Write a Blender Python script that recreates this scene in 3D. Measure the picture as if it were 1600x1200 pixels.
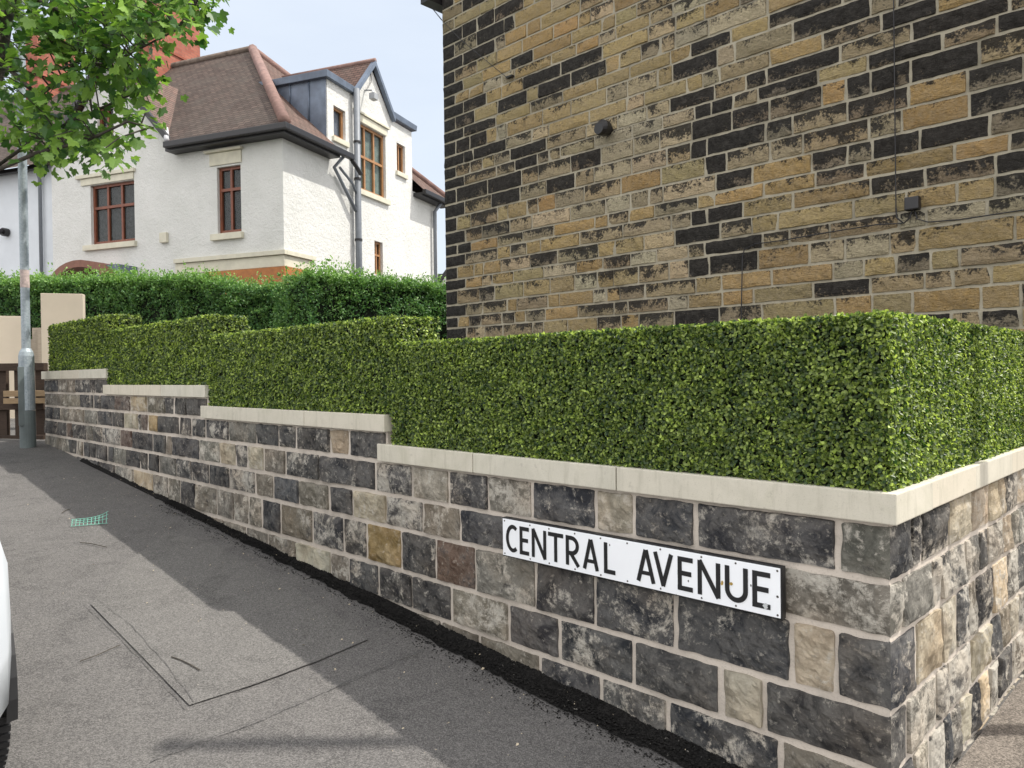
import bpy, bmesh, math, random
import numpy as np
from mathutils import Matrix, Vector, noise
R = math.radians
random.seed(7); RNG = np.random.default_rng(11)
for o in list(bpy.data.objects): bpy.data.objects.remove(o)
SC = bpy.context.scene
COL = SC.collection

# ------------------------------------------------------------------ camera
F = 1165.0; H = 1.36
_up = np.array([-.01207, 1, 14.1/F]); _up /= np.linalg.norm(_up)
_fw = np.array([0, 0, -1.]); _fw -= _up*_fw.dot(_up); _fw /= np.linalg.norm(_fw)
W = np.array([np.cross(_fw, _up), _fw, _up])
cam = bpy.data.cameras.new('camera'); camo = bpy.data.objects.new('camera', cam); COL.objects.link(camo)
cam.sensor_fit = 'HORIZONTAL'; cam.sensor_width = 36; cam.lens = F/1600*36; cam.clip_start = .05; cam.clip_end = 900
m = Matrix.Identity(4)
for i in range(3):
    for j in range(3): m[i][j] = W[i][j]
m[2][3] = H
camo.matrix_world = m; SC.camera = camo
# ------------------------------------------------------------------ world, sun, exposure
SUN_AZ = R(4.5); SUN_EL = R(58.5)          # azimuth measured from +x towards +y
world = bpy.data.worlds.new('World'); SC.world = world; world.use_nodes = True
nt = world.node_tree; nt.nodes.clear()
sky = nt.nodes.new('ShaderNodeTexSky'); sky.sky_type = 'NISHITA'; sky.sun_disc = False
sky.sun_elevation = SUN_EL; sky.sun_rotation = R(90)-SUN_AZ; sky.air_density = 1.0; sky.dust_density = 3.0; sky.ozone_density = 1.0
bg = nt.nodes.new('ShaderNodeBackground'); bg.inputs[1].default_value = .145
wo = nt.nodes.new('ShaderNodeOutputWorld')
tc = nt.nodes.new('ShaderNodeTexCoord'); mp = nt.nodes.new('ShaderNodeMapping'); mp.inputs['Scale'].default_value = (1.2, 1.2, 4.5)
cn = nt.nodes.new('ShaderNodeTexNoise'); cn.inputs['Scale'].default_value = 2.2; cn.inputs['Detail'].default_value = 7; cn.inputs['Roughness'].default_value = .55
cr = nt.nodes.new('ShaderNodeValToRGB'); cr.color_ramp.elements[0].position = .28; cr.color_ramp.elements[1].position = .75
cr.color_ramp.elements[0].color = (.82, .82, .82, 1); cr.color_ramp.elements[1].color = (1, 1, 1, 1)
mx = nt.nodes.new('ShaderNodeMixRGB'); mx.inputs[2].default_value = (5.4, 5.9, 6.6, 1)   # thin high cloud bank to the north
L = nt.links.new
L(tc.outputs['Generated'], mp.inputs[0]); L(mp.outputs[0], cn.inputs['Vector']); L(cn.outputs['Fac'], cr.inputs[0])
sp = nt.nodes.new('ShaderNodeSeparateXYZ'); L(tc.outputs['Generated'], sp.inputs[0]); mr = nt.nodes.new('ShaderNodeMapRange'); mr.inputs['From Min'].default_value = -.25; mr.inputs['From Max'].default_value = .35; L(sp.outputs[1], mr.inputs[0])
mm = nt.nodes.new('ShaderNodeMath'); mm.operation = 'MULTIPLY'; mm.inputs[0].default_value = .85; L(cr.outputs[0], mm.inputs[1]); L(mm.outputs[0], mx.inputs[0]); mc_ = nt.nodes.new('ShaderNodeMixRGB'); mc_.inputs[1].default_value = (12.4, 12.1, 11.9, 1); mc_.inputs[2].default_value = (4.7, 5.1, 5.6, 1); L(mr.outputs[0], mc_.inputs[0]); L(mc_.outputs[0], mx.inputs[2])   # unseen bright cloud added behind the camera to fill the shade; thinner cloud ahead
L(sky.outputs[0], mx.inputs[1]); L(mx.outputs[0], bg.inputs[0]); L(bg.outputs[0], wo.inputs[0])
sl = bpy.data.lights.new('sun', 'SUN'); sl.energy = 3.8; sl.angle = R(.53); sl.color = (1, .955, .88)
so = bpy.data.objects.new('sun', sl); COL.objects.link(so)
sdir = Vector((math.cos(SUN_EL)*math.cos(SUN_AZ), math.cos(SUN_EL)*math.sin(SUN_AZ), math.sin(SUN_EL)))
so.rotation_euler = sdir.to_track_quat('Z', 'Y').to_euler()
SC.view_settings.view_transform = 'Standard'; SC.view_settings.look = 'None'; SC.view_settings.gamma = 1
SC.view_settings.exposure = .43
SC.render.engine = 'CYCLES'

# ------------------------------------------------------------------ frames
A = R(45.1)
D1 = np.array([-math.sin(A), math.cos(A), 0]); D2 = np.array([math.cos(A), math.sin(A), 0]); UP = np.array([0, 0, 1.])
C0 = np.array([1.1123577, 2.2, 0])
def wp(a, b, z): return C0+a*D1+b*D2+z*UP
th = R(158.5); E1 = np.array([math.cos(th), math.sin(th), 0]); E2 = np.array([math.sin(th), -math.cos(th), 0])
K0 = np.array([-4.543, 15., 0])
def hp(h, k, z): return K0+h*E1+k*E2+z*UP
def ray(x, y): return W@np.array([x-800, 600-y, -F])
def onb(x, y, b=0):
    r = ray(x, y); t = (b+C0@D2)/(r@D2); q = t*r-C0; return q@D1, q[2]+H
def ona(x, y, a=0):
    r = ray(x, y); t = (a+C0@D1)/(r@D1); q = t*r-C0; return q@D2, q[2]+H
def a_at(x, z, b=0):       # a of the wall point at height z seen in column x
    a, zz = onb(x, 600, b)
    for _ in range(4):
        p = wp(a, b, z)-[0, 0, H]; c = W.T@p; px = 800-F*c[0]/c[2]
        p2 = wp(a+.01, b, z)-[0, 0, H]; c2 = W.T@p2; px2 = 800-F*c2[0]/c2[2]
        a += (x-px)/(px2-px)*.01
    return a
def gz(a, b): return -.055+.0725*min(max(a, -8), 16)+.02*max(min(b, 0), -4)
def pz(x, y, depth): r = ray(x, y); r = r/r[1]*depth; return r+[0, 0, H]

# ------------------------------------------------------------------ helpers
def tag(o, label=None, cat=None, group=None, kind=None):
    if label: o['label'] = label
    if cat: o['category'] = cat
    if group: o['group'] = group
    if kind: o['kind'] = kind
    return o
def empty(name, loc, label=None, cat=None, group=None):
    o = bpy.data.objects.new(name, None); COL.objects.link(o); o.location = Vector([float(v) for v in loc]); o.empty_display_size = .1
    return tag(o, label, cat, group)
def base(p):
    if p is None: return np.zeros(3)
    v = np.array(p.location); 
    return v+(base(p.parent) if p.parent else 0)
class MB:
    def __init__(s): s.v = []; s.f = []; s.uv = None; s.c = []; s.k = []
    def add(s, vs, fs, col=None, k=None):
        n = len(s.v); s.v += [tuple(float(c) for c in q) for q in vs]; s.f += [tuple(i+n for i in g) for g in fs]
        if col is not None: s.c += [tuple(col)]*len(vs)
        if k is not None: s.k += (k if isinstance(k, list) else [tuple(k)]*len(vs))
        return s
    def hexa(s, P, col=None): # 8 pts: 4 bottom loop, 4 top loop
        return s.add(P, [(0, 3, 2, 1), (4, 5, 6, 7), (0, 1, 5, 4), (1, 2, 6, 5), (2, 3, 7, 6), (3, 0, 4, 7)], col)
    def box(s, fr, x0, x1, y0, y1, z0, z1, col=None):
        return s.hexa([fr(x, y, z) for z in (z0, z1) for x, y in ((x0, y0), (x1, y0), (x1, y1), (x0, y1))], col)
    def quad(s, *p): return s.add(p, [tuple(range(len(p)))])
    def tube(s, pts, r, n=10, cap=True, col=None):
        pts = [np.array(p, float) for p in pts]; rs = r if isinstance(r, (list, tuple)) else [r]*len(pts)
        vs = []; ref = None
        for i, p in enumerate(pts):
            t = pts[min(i+1, len(pts)-1)]-pts[max(i-1, 0)]; t = t/(np.linalg.norm(t)+1e-9)
            if ref is None: ref = np.array([0, 0, 1.]) if abs(t[2]) < .9 else np.array([1., 0, 0])
            x = np.cross(t, ref); x /= np.linalg.norm(x); y = np.cross(x, t); ref = y
            for j in range(n):
                a = 2*math.pi*j/n; vs.append(p+rs[i]*(math.cos(a)*x+math.sin(a)*y))
        fs = [(i*n+j, i*n+(j+1) % n, (i+1)*n+(j+1) % n, (i+1)*n+j) for i in range(len(pts)-1) for j in range(n)]
        if cap: fs += [tuple(range(n))[::-1], tuple((len(pts)-1)*n+j for j in range(n))]
        return s.add(vs, fs, col)
    def build(s, name, mat, parent=None, smooth=False, bevel=0, fix=True):
        me = bpy.data.meshes.new(name); b = base(parent)
        me.from_pydata([(v[0]-b[0], v[1]-b[1], v[2]-b[2]) for v in s.v], [], s.f)
        if fix:
            bm = bmesh.new(); bm.from_mesh(me); bmesh.ops.recalc_face_normals(bm, faces=bm.faces)
            if bevel: bmesh.ops.bevel(bm, geom=bm.edges[:], offset=bevel, segments=2, affect='EDGES', profile=.6)
            bm.to_mesh(me); bm.free()
        if s.c and len(s.c) == len(me.vertices):
            at = me.color_attributes.new('col', 'FLOAT_COLOR', 'POINT'); at.data.foreach_set('color', np.array([tuple(c)+(1,)*(4-len(c)) for c in s.c], dtype=np.float32).ravel())
        if s.k and len(s.k) == len(me.vertices):
            at = me.color_attributes.new('mixv', 'FLOAT_COLOR', 'POINT'); at.data.foreach_set('color', np.array([tuple(c)+(1,)*(4-len(c)) for c in s.k], dtype=np.float32).ravel())
        if s.uv:
            ul = me.uv_layers.new(name='UVMap')
            for lp in me.loops: ul.data[lp.index].uv = s.uv[lp.vertex_index]
        if smooth: me.polygons.foreach_set('use_smooth', [True]*len(me.polygons))
        me.materials.append(mat)
        o = bpy.data.objects.new(name, me); COL.objects.link(o)
        if parent is not None: o.parent = parent
        return o
def origin_to_base(o):     # move a single-mesh thing's origin to the middle of its base
    me = o.data; co = np.empty(len(me.vertices)*3); me.vertices.foreach_get('co', co); co = co.reshape(-1, 3)
    c = np.array([(co[:, 0].min()+co[:, 0].max())/2, (co[:, 1].min()+co[:, 1].max())/2, co[:, 2].min()])
    me.vertices.foreach_set('co', (co-c).ravel()); o.location = Vector(c.tolist()); me.update(); return o
ident = lambda x, y, z: np.array([x, y, z], float)

# ------------------------------------------------------------------ materials
class MT:
    def __init__(s, name):
        s.m = bpy.data.materials.new(name); s.m.use_nodes = True; s.nt = s.m.node_tree; s.nt.nodes.clear()
        s.out = s.n('OutputMaterial'); s.bsdf = s.n('BsdfPrincipled'); s.l(s.bsdf.outputs[0], s.out.inputs[0]); s.co = None
    def n(s, t, **k):
        x = s.nt.nodes.new('ShaderNode'+t)
        for a, b in k.items(): setattr(x, a, b)
        return x
    def l(s, a, b): s.nt.links.new(a, b)
    def coord(s):
        if s.co is None: s.co = s.n('TexCoord').outputs['Object']
        return s.co
    def noise(s, scale, detail=4, rough=.55, vec=None, dist=0):
        x = s.n('TexNoise'); x.inputs['Scale'].default_value = scale; x.inputs['Detail'].default_value = detail; x.inputs['Roughness'].default_value = rough
        x.inputs['Distortion'].default_value = dist; s.l(vec or s.coord(), x.inputs['Vector']); return x.outputs['Fac']
    def vor(s, scale, vec=None, feature='F1', out='Distance'):
        x = s.n('TexVoronoi', feature=feature); x.inputs['Scale'].default_value = scale; s.l(vec or s.coord(), x.inputs['Vector']); return x.outputs[out]
    def ramp(s, fac, *st):
        x = s.n('ValToRGB'); e = x.color_ramp.elements
        while len(e) < len(st): e.new(.5)
        for i, (p, c) in enumerate(st):
            e[i].position = p; e[i].color = (c, c, c, 1) if isinstance(c, (int, float)) else tuple(c)+(1,)
        s.l(fac, x.inputs[0]); return x.outputs[0]
    def mix(s, fac, a, b, mode='MIX'):
        x = s.n('MixRGB', blend_type=mode)
        for i, v in ((0, fac), (1, a), (2, b)):
            if isinstance(v, (int, float)): x.inputs[i].default_value = v if i == 0 else (v, v, v, 1)
            elif isinstance(v, tuple): x.inputs[i].default_value = v+(1,)
            else: s.l(v, x.inputs[i])
        return x.outputs[0]
    def math(s, op, a, b=0, c=None, clamp=False):
        x = s.n('Math', operation=op); x.use_clamp = clamp
        for i, v in enumerate((a, b) if c is None else (a, b, c)):
            if isinstance(v, (int, float)): x.inputs[i].default_value = v
            else: s.l(v, x.inputs[i])
        return x.outputs[0]
    def attr(s, name): return s.n('Attribute', attribute_name=name).outputs['Color']
    def sep(s, v): x = s.n('SeparateXYZ'); s.l(v, x.inputs[0]); return x.outputs
    def bump(s, h, strength=.5, dist=.01, prev=None):
        x = s.n('Bump'); x.inputs['Strength'].default_value = strength; x.inputs['Distance'].default_value = dist; s.l(h, x.inputs['Height'])
        if prev is not None: s.l(prev, x.inputs['Normal'])
        return x.outputs[0]
    def fin(s, col=None, rough=.8, nrm=None, spec=.5, metal=0):
        for k, v in (('Base Color', col), ('Roughness', rough), ('Metallic', metal), ('Specular IOR Level', spec), ('Normal', nrm)):
            if v is None: continue
            if isinstance(v, (int, float)): s.bsdf.inputs[k].default_value = v
            elif isinstance(v, tuple): s.bsdf.inputs[k].default_value = v+(1,)
            else: s.l(v, s.bsdf.inputs[k])
        return s.m
def plain(name, col, rough=.6, var=.15, scale=12, metal=0, spec=.5, bump=0, bs=60):
    t = MT(name); n = t.noise(scale, 5)
    c = t.mix(t.ramp(n, (.3, 0.), (.7, 1.)), tuple(x*(1-var) for x in col), tuple(min(1, x*(1+var)) for x in col))
    return t.fin(c, rough, t.bump(t.noise(bs, 4), bump, .004) if bump else None, spec, metal)

def mat_stone(name, pale, dark, coarse=9, fine=42, sooty=False):
    t = MT(name); col = t.attr('col'); mv = t.sep(t.attr('mixv'))
    ofs = t.n('VectorMath', operation='ADD'); t.l(t.coord(), ofs.inputs[0])
    cv = t.n('CombineXYZ'); t.l(t.math('MULTIPLY', mv[2], 37.), cv.inputs[0]); t.l(t.math('MULTIPLY', mv[2], 53.), cv.inputs[2]); t.l(cv.outputs[0], ofs.inputs[1])
    V = ofs.outputs[0]
    n1 = t.noise(coarse, 8, .68, V, .5); n2 = t.noise(fine, 6, .7, V); n3 = t.noise(coarse*2.3 if sooty else coarse*.85, 12, .80, V, .25)
    if sooty:   # x = soot amount, y = height inside the stone
        s1 = t.math('SUBTRACT', t.math('ADD', t.math('MULTIPLY', n1, 1.5), t.math('MULTIPLY', n2, 1.0)), .65)
        s2 = t.math('ADD', s1, t.math('MULTIPLY', mv[1], .42)); dr = t.math('MULTIPLY', t.math('SUBTRACT', t.noise(1.1, 4, .6), .5), 1.1); s3 = t.math('ADD', t.math('ADD', s2, dr), t.math('MULTIPLY', mv[0], 1.1))
        k = t.ramp(s3, (.84, 0.), (1.06, .7), (1.3, 1.))
        c = t.mix(t.ramp(n3, (.35, 0.), (.7, 1.)), col, t.mix(.55, col, pale)); c = t.mix(t.math('MULTIPLY', t.ramp(n2, (.3, 0.), (.65, 1.)), .35), c, t.mix(.5, c, 0.02))
        c = t.mix(t.math('MULTIPLY', k, .92), c, t.mix(t.ramp(n3, (.42, 0.), (.66, 1.)), dark, tuple(x*5 for x in dark)))
    else:       # x = pale patches, y = dark patches
        f = t.math('ADD', t.math('MULTIPLY', n3, .85), t.math('MULTIPLY', n2, .15))
        k = t.ramp(t.math('ADD', f, mv[0]), (.565, 0.), (.63, 1.))
        g = t.ramp(t.math('ADD', t.math('MULTIPLY', n1, .8), t.math('ADD', t.math('MULTIPLY', n2, .25), mv[1])), (.58, 0.), (.68, 1.))
        c = t.mix(t.ramp(n1, (.38, 0.), (.62, 1.)), t.mix(.45, col, 0.0), t.mix(.22, col, pale))
        c = t.mix(t.math('MULTIPLY', k, .82), c, pale); c = t.mix(t.math('MULTIPLY', g, .85), c, dark)
        c = t.mix(t.ramp(n2, (.56, 0.), (.68, .45)), c, pale); c = t.mix(t.ramp(t.noise(3.5, 4, .6, V), (.45, 0.), (.7, .35)), c, t.mix(1., c, (1.0, .78, .58), 'MULTIPLY'))
    gm = t.n('Mapping'); gm.inputs['Scale'].default_value = (1, 1, 3.2); t.l(V, gm.inputs[0]); gr = t.noise(fine*.5, 6, .65, gm.outputs[0], .8)
    b = t.bump(n2, .8, .006); b = t.bump(n3, .75, .012, b)
    if sooty: b = t.bump(gr, 1., .03, b); c = t.mix(t.ramp(gr, (.52, 0.), (.68, .5)), c, t.mix(.6, c, 0.0))
    return t.fin(c, .88, b, .3)
M_ws = mat_stone('weathered_wall_stone', (.46, .43, .37), (.022, .022, .024))
M_bs = mat_stone('sooty_sandstone', (.43, .36, .255), (.009, .0085, .008), 10, 60, True)
def mat_mortar(name, c1, c2):
    t = MT(name); n = t.noise(14, 6, .6); f = t.noise(160, 3)
    c = t.mix(n, c1, c2); c = t.mix(t.ramp(t.noise(2.3, 7, .7), (.47, 0.), (.66, .55)), c, tuple(x*.42 for x in c1)); c = t.mix(t.ramp(f, (.55, 0.), (.75, .4)), c, tuple(x*.5 for x in c1))
    return t.fin(c, .95, t.bump(f, .6, .003, t.bump(n, .4, .01)), .2)
M_mor = mat_mortar('pink_grey_mortar', (.50, .445, .38), (.62, .555, .48))
M_mor2 = mat_mortar('buff_mortar', (.28, .255, .19), (.44, .40, .31))
def mat_cope():
    t = MT('sawn_sandstone_coping'); oi = t.n('ObjectInfo').outputs['Random']; n = t.noise(5, 6, .65, dist=1); g = t.noise(240, 3)
    c = t.mix(t.ramp(n, (.35, 0.), (.7, 1.)), (.50, .48, .40), (.60, .57, .48)); c = t.mix(t.ramp(oi, (0, 0.), (1, .6)), c, (.60, .53, .42)); sm = t.n('Mapping'); sm.inputs['Scale'].default_value = (9, 9, 1.2); t.l(t.coord(), sm.inputs[0]); c = t.mix(t.ramp(t.noise(3, 6, .7, sm.outputs[0]), (.52, 0.), (.72, .5)), c, (.33, .31, .24))
    c = t.mix(t.ramp(g, (.58, 0.), (.72, .35)), c, (.25, .22, .17)); c = t.mix(t.ramp(t.noise(23, 7, .75), (.60, 0.), (.72, .5)), c, (.22, .2, .17)); c = t.mix(t.ramp(t.noise(2.2, 8, .7, dist=1), (.5, 0.), (.7, .4)), c, (.40, .39, .28))
    return t.fin(c, .85, t.bump(g, .25, .002), .3)
M_cope = mat_cope()
def mat_asphalt(name, c1, c2, speck=.5, sc=1.):
    t = MT(name); big = t.noise(.9, 5, .6); mid = t.noise(7*sc, 6, .65); v = t.vor(230*sc, out='Color'); vs = t.sep(v)[0]; d = t.vor(230*sc); fine = t.noise(330*sc, 2)
    c = t.mix(t.ramp(t.math('ADD', t.math('MULTIPLY', big, .6), t.math('MULTIPLY', mid, .4)), (.35, 0.), (.65, 1.)), c1, c2); c = t.mix(t.ramp(t.noise(2.2, 8, .7, dist=1.5), (.50, 0.), (.66, .6)), c, tuple(x*.55 for x in c1)); c = t.mix(t.ramp(t.noise(28, 4, .6), (.60, 0.), (.70, .35)), c, tuple(x*.4 for x in c1))
    c = t.mix(t.ramp(vs, (.35, 0.), (1., speck)), c, tuple(min(1, x*2.6) for x in c2)); c = t.mix(t.ramp(vs, (0., speck), (.3, 0.)), c, tuple(x*.25 for x in c1))
    c = t.mix(t.ramp(t.noise(55, 3), (.70, 0.), (.76, .6)), c, (.36, .34, .3))
    h = t.math('SUBTRACT', 1., d)
    return t.fin(c, .93 if c1[0] > .05 else 1., t.bump(h, .7, .004, t.bump(fine, .4, .002, t.bump(mid, .35, .02))), .3 if c1[0] > .05 else .05)
M_asp = mat_asphalt('worn_asphalt', (.088, .084, .082), (.122, .116, .110), .38)
M_asp2 = mat_asphalt('patched_asphalt', (.102, .098, .093), (.133, .127, .12), .36)
M_tar = mat_asphalt('fresh_black_tarmac', (.010, .010, .010), (.018, .017, .016), .3, .6)
M_seam = plain('dark_seam', (.082, .079, .077), .95)
def mat_leaf(name, rough=.42, trans=.3, spec=.5):
    t = MT(name); c = t.attr('col'); n = t.noise(90, 3); c2 = t.mix(t.ramp(n, (.3, .35), (.7, 0.)), c, t.mix(.5, c, 0.0))
    t.fin(c2, rough, None, spec)
    tr = t.n('BsdfTranslucent'); hs = t.n('HueSaturation'); hs.inputs['Saturation'].default_value = 1.1; hs.inputs['Value'].default_value = 1.5; t.l(c2, hs.inputs['Color']); t.l(hs.outputs[0], tr.inputs[0])
    ms = t.n('MixShader'); ms.inputs[0].default_value = trans; t.l(t.bsdf.outputs[0], ms.inputs[1]); t.l(tr.outputs[0], ms.inputs[2]); t.l(ms.outputs[0], t.out.inputs[0])
    return t.m
M_box = mat_leaf('box_leaf', .42, .42, .55); M_priv = mat_leaf('privet_leaf', .45, .3); M_syc = mat_leaf('sycamore_leaf', .45, .38)
M_core = plain('hedge_core', (.008, .014, .005), .95, .4, 60)
M_bark = plain('bark', (.06, .052, .042), .9, .4, 18, bump=.8, bs=40)
def mat_render():
    t = MT('white_roughcast'); n = t.noise(1.3, 5, .6); r = t.noise(24, 6, .7, dist=.6); r2 = t.noise(9, 5, .6)
    c = t.mix(t.ramp(n, (.35, 0.), (.7, 1.)), (.62, .62, .585), (.70, .695, .665)); c = t.mix(t.ramp(t.noise(30, 5, .8), (.70, 0.), (.76, .5)), c, (.3, .28, .25))
    return t.fin(c, .85, t.bump(r, .8, .03, t.bump(r2, .5, .04)), .3)
M_rend = mat_render()
M_trim = plain('cream_stone_trim', (.58, .55, .44), .8, .1, 5, bump=.2)
def mat_tile(name, c1, c2, c3):
    t = MT(name); uv = t.n('TexCoord').outputs['UV']; b = t.n('TexBrick'); b.offset = .5; b.inputs['Scale'].default_value = 1; b.inputs['Brick Width'].default_value = .175; b.inputs['Row Height'].default_value = .105
    b.inputs['Mortar Size'].default_value = .007; b.inputs['Mortar Smooth'].default_value = .3; b.inputs['Bias'].default_value = -.2
    b.inputs['Color1'].default_value = c1+(1,); b.inputs['Color2'].default_value = c2+(1,); b.inputs['Mortar'].default_value = (.018, .014, .012, 1); t.l(uv, b.inputs['Vector'])
    n = t.noise(2.5, 6, .65); c = t.mix(t.ramp(n, (.4, 0.), (.72, .7)), b.outputs['Color'], c3, 'MIX')
    y = t.sep(uv)[1]; f = t.math('FRACT', t.math('DIVIDE', y, .105)); hh = t.math('SUBTRACT', t.math('SUBTRACT', 1., f), t.math('MULTIPLY', b.outputs['Fac'], .6))
    c = t.mix(t.ramp(f, (.78, 0.), (.98, .85)), c, (.02, .016, .014))
    return t.fin(c, .85, t.bump(hh, .9, .03), .3)
M_tile = mat_tile('brown_clay_tile', (.085, .062, .053), (.155, .115, .095), (.11, .095, .08))
M_tile2 = mat_tile('red_clay_tile', (.135, .082, .066), (.20, .124, .10), (.12, .095, .08))
M_ridge = plain('pink_ridge_tile', (.21, .128, .108), .85, .25, 6, bump=.4)
M_black = plain('black_painted_gutter', (.012, .011, .012), .45, .2)
M_grey = plain('grey_pipe', (.15, .165, .185), .5, .1)
M_lead = plain('lead_sheet', (.13, .16, .21), .5, .25, 4, metal=.2, bump=.15, bs=8)
M_leadw = plain('pale_lead_flashing', (.5, .5, .52), .6, .1)
M_wred = plain('red_brown_window_frame', (.17, .05, .022), .5, .2, 9)
M_woak = plain('oak_window_frame', (.34, .17, .07), .5, .2, 9)
M_orange = plain('orange_timber_fascia', (.36, .13, .03), .6, .2, 9)
def mat_brick():
    t = MT('red_chimney_brick'); b = t.n('TexBrick'); b.inputs['Scale'].default_value = 1; b.inputs['Brick Width'].default_value = .225; b.inputs['Row Height'].default_value = .075; b.inputs['Mortar Size'].default_value = .006
    b.inputs['Color1'].default_value = (.27, .085, .06, 1); b.inputs['Color2'].default_value = (.38, .14, .095, 1); b.inputs['Mortar'].default_value = (.2, .12, .09, 1); t.l(t.n('TexCoord').outputs['UV'], b.inputs['Vector'])
    return t.fin(t.mix(t.ramp(t.noise(4, 5), (.55, 0.), (.75, .6)), b.outputs['Color'], (.12, .06, .045)), .9, t.bump(b.outputs['Fac'], -.5, .01), .2)
M_brick = mat_brick()
def mat_glass(name, tint, mixf=.5):
    t = MT(name); t.fin(tint, .06, None, .7); tr = t.n('BsdfTransparent'); ms = t.n('MixShader'); ms.inputs[0].default_value = mixf
    t.l(tr.outputs[0], ms.inputs[1]); t.l(t.bsdf.outputs[0], ms.inputs[2]); t.l(ms.outputs[0], t.out.inputs[0]); return t.m
M_glass = mat_glass('window_glass', (.02, .025, .025), .3)
M_room = plain('dark_interior', (.02, .02, .02), .9)
M_blind = plain('venetian_blind', (.075, .085, .08), .7, .5, 14); M_curt = plain('green_curtain', (.42, .56, .48), .8, .25, 9)
def mat_galv():
    t = MT('galvanised_steel'); v = t.vor(60, out='Color'); n = t.noise(5, 6)
    c = t.mix(t.sep(v)[0], (.30, .35, .38), (.40, .45, .48)); c = t.mix(t.ramp(n, (.5, 0.), (.75, .5)), c, (.2, .24, .27)); return t.fin(c, .55, None, .5, .35)
M_galv = mat_galv()
M_galvd = plain('lamp_base_grey_green', (.12, .145, .145), .6, .2, 6)
def mat_wood(name, c1, c2):
    t = MT(name); mpn = t.n('Mapping'); mpn.inputs['Scale'].default_value = (3, 3, 30); t.l(t.coord(), mpn.inputs[0]); n = t.noise(4, 6, .6, mpn.outputs[0], 1)
    return t.fin(t.mix(t.ramp(n, (.3, 0.), (.7, 1.)), c1, c2), .8, t.bump(n, .3, .004), .3)
M_wdark = mat_wood('dark_stained_timber', (.035, .024, .018), (.075, .05, .036)); M_wlight = mat_wood('pale_fence_timber', (.32, .27, .21), (.46, .39, .31)); M_wtan = mat_wood('tan_board', (.26, .18, .10), (.38, .27, .16))
M_slab = plain('new_sawn_stone_pier', (.60, .52, .41), .8, .06, 2.5, bump=.1)
M_white = plain('sign_white_enamel', (.86, .88, .90), .35, .03, 5); M_bk = plain('sign_black', (.012, .012, .013), .4); M_rust = plain('dull_screw', (.12, .11, .1), .5, .3, 200, metal=.6); M_stain = plain('rust_stain', (.45, .30, .08), .8, .3, 90)

# ------------------------------------------------------------------ ground
g = MB(); As = [-300, -60, -20, -8]+[i*.5 for i in range(-15, 33)]+[20, 30, 60, 120, 300]; Bs = [-300, -60, -20, -8, -4, -3, -2.5, -2, -1.6, -1.2, -.9, -.6, -.4, -.2, 0, .2, 1, 3, 6, 12, 30, 100, 300]
vs = [wp(a, b, gz(a, b)+.006*noise.noise(Vector((a*1.3, b*1.9, 0)))*(abs(a) < 30)) for a in As for b in Bs]; nb = len(Bs)
g.add(vs, [(i*nb+j, i*nb+j+1, (i+1)*nb+j+1, (i+1)*nb+j) for i in range(len(As)-1) for j in range(nb-1)])
tag(g.build('pavement', M_asp), kind='structure')
g = MB(); As2 = [-12, -8, -5, -3, -2, -1.5, -1, -.7, -.4, -.2, -.02]; Bs2 = [i*.25 for i in range(0, 33)]
g.add([wp(a, b, gz(a, b)+.02+.02*noise.noise(Vector((a*2, b*2, 3)))) for a in As2 for b in Bs2], [(i*33+j, i*33+j+1, (i+1)*33+j+1, (i+1)*33+j) for i in range(10) for j in range(32)])
tag(g.build('side_path', mat_asphalt('earthy_path', (.095, .082, .07), (.15, .13, .11), .45, .8)), kind='structure')
def onground(x, y, lift=0):
    r = ray(x, y); t = .002
    for _ in range(60):
        p = t*r+[0, 0, H]; q = p-C0; gg = gz(q@D1, q@D2); t *= (H-gg)/(H-p[2])
    p = t*r+[0, 0, H]; q = p-C0; a, b = q@D1, q@D2
    return np.array([p[0], p[1], gz(a, b)+lift+.006*noise.noise(Vector((a*1.3, b*1.9, 0)))]), a, b
# asphalt patch between the seams
pp = [onground(x, y, .007)[0] for x, y in ((142, 946), (296, 1104), (400, 1071), (494, 1036), (575, 1002), (520, 960), (430, 900), (330, 850), (262, 830), (200, 880))]
cen = sum(pp)/len(pp); g = MB(); g.add([cen]+pp, [(0, i+1, (i+1) % len(pp)+1) for i in range(len(pp))]); tag(g.build('pavement_patch', M_asp2), kind='structure')
def seam(pts, w, name):
    P = []
    for i in range(len(pts)-1):
        for k in range(8):
            f = k/8; x = pts[i][0]*(1-f)+pts[i+1][0]*f; y = pts[i][1]*(1-f)+pts[i+1][1]*f; P.append(onground(x, y, .011)[0])
    P.append(onground(*pts[-1], .011)[0]); g = MB(); vs = []
    for i, p in enumerate(P):
        t = P[min(i+1, len(P)-1)]-P[max(i-1, 0)]; n = np.array([-t[1], t[0], 0]); n /= np.linalg.norm(n); j = RNG.uniform(-.004, .004); ww = w*RNG.uniform(.3, 1.1)
        vs += [p+n*(j+ww/2), p+n*(j-ww/2)]
    g.add(vs, [(2*i, 2*i+1, 2*i+3, 2*i+2) for i in range(len(P)-1)]); tag(g.build(name, M_seam), kind='structure')
seam([(133, 946), (175, 985), (230, 1040), (292, 1109)], .0045, 'pavement_seam'); seam([(292, 1109), (345, 1092), (400, 1071), (494, 1036), (560, 1008), (610, 988)], .0032, 'pavement_seam')
seam([(235, 1192), (320, 1160), (400, 1131), (470, 1100), (534, 1072), (600, 1044), (662, 1018)], .007, 'pavement_seam')
seam([(150, 938), (200, 975), (250, 1030), (304, 1100)], .003, 'pavement_seam')
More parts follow.
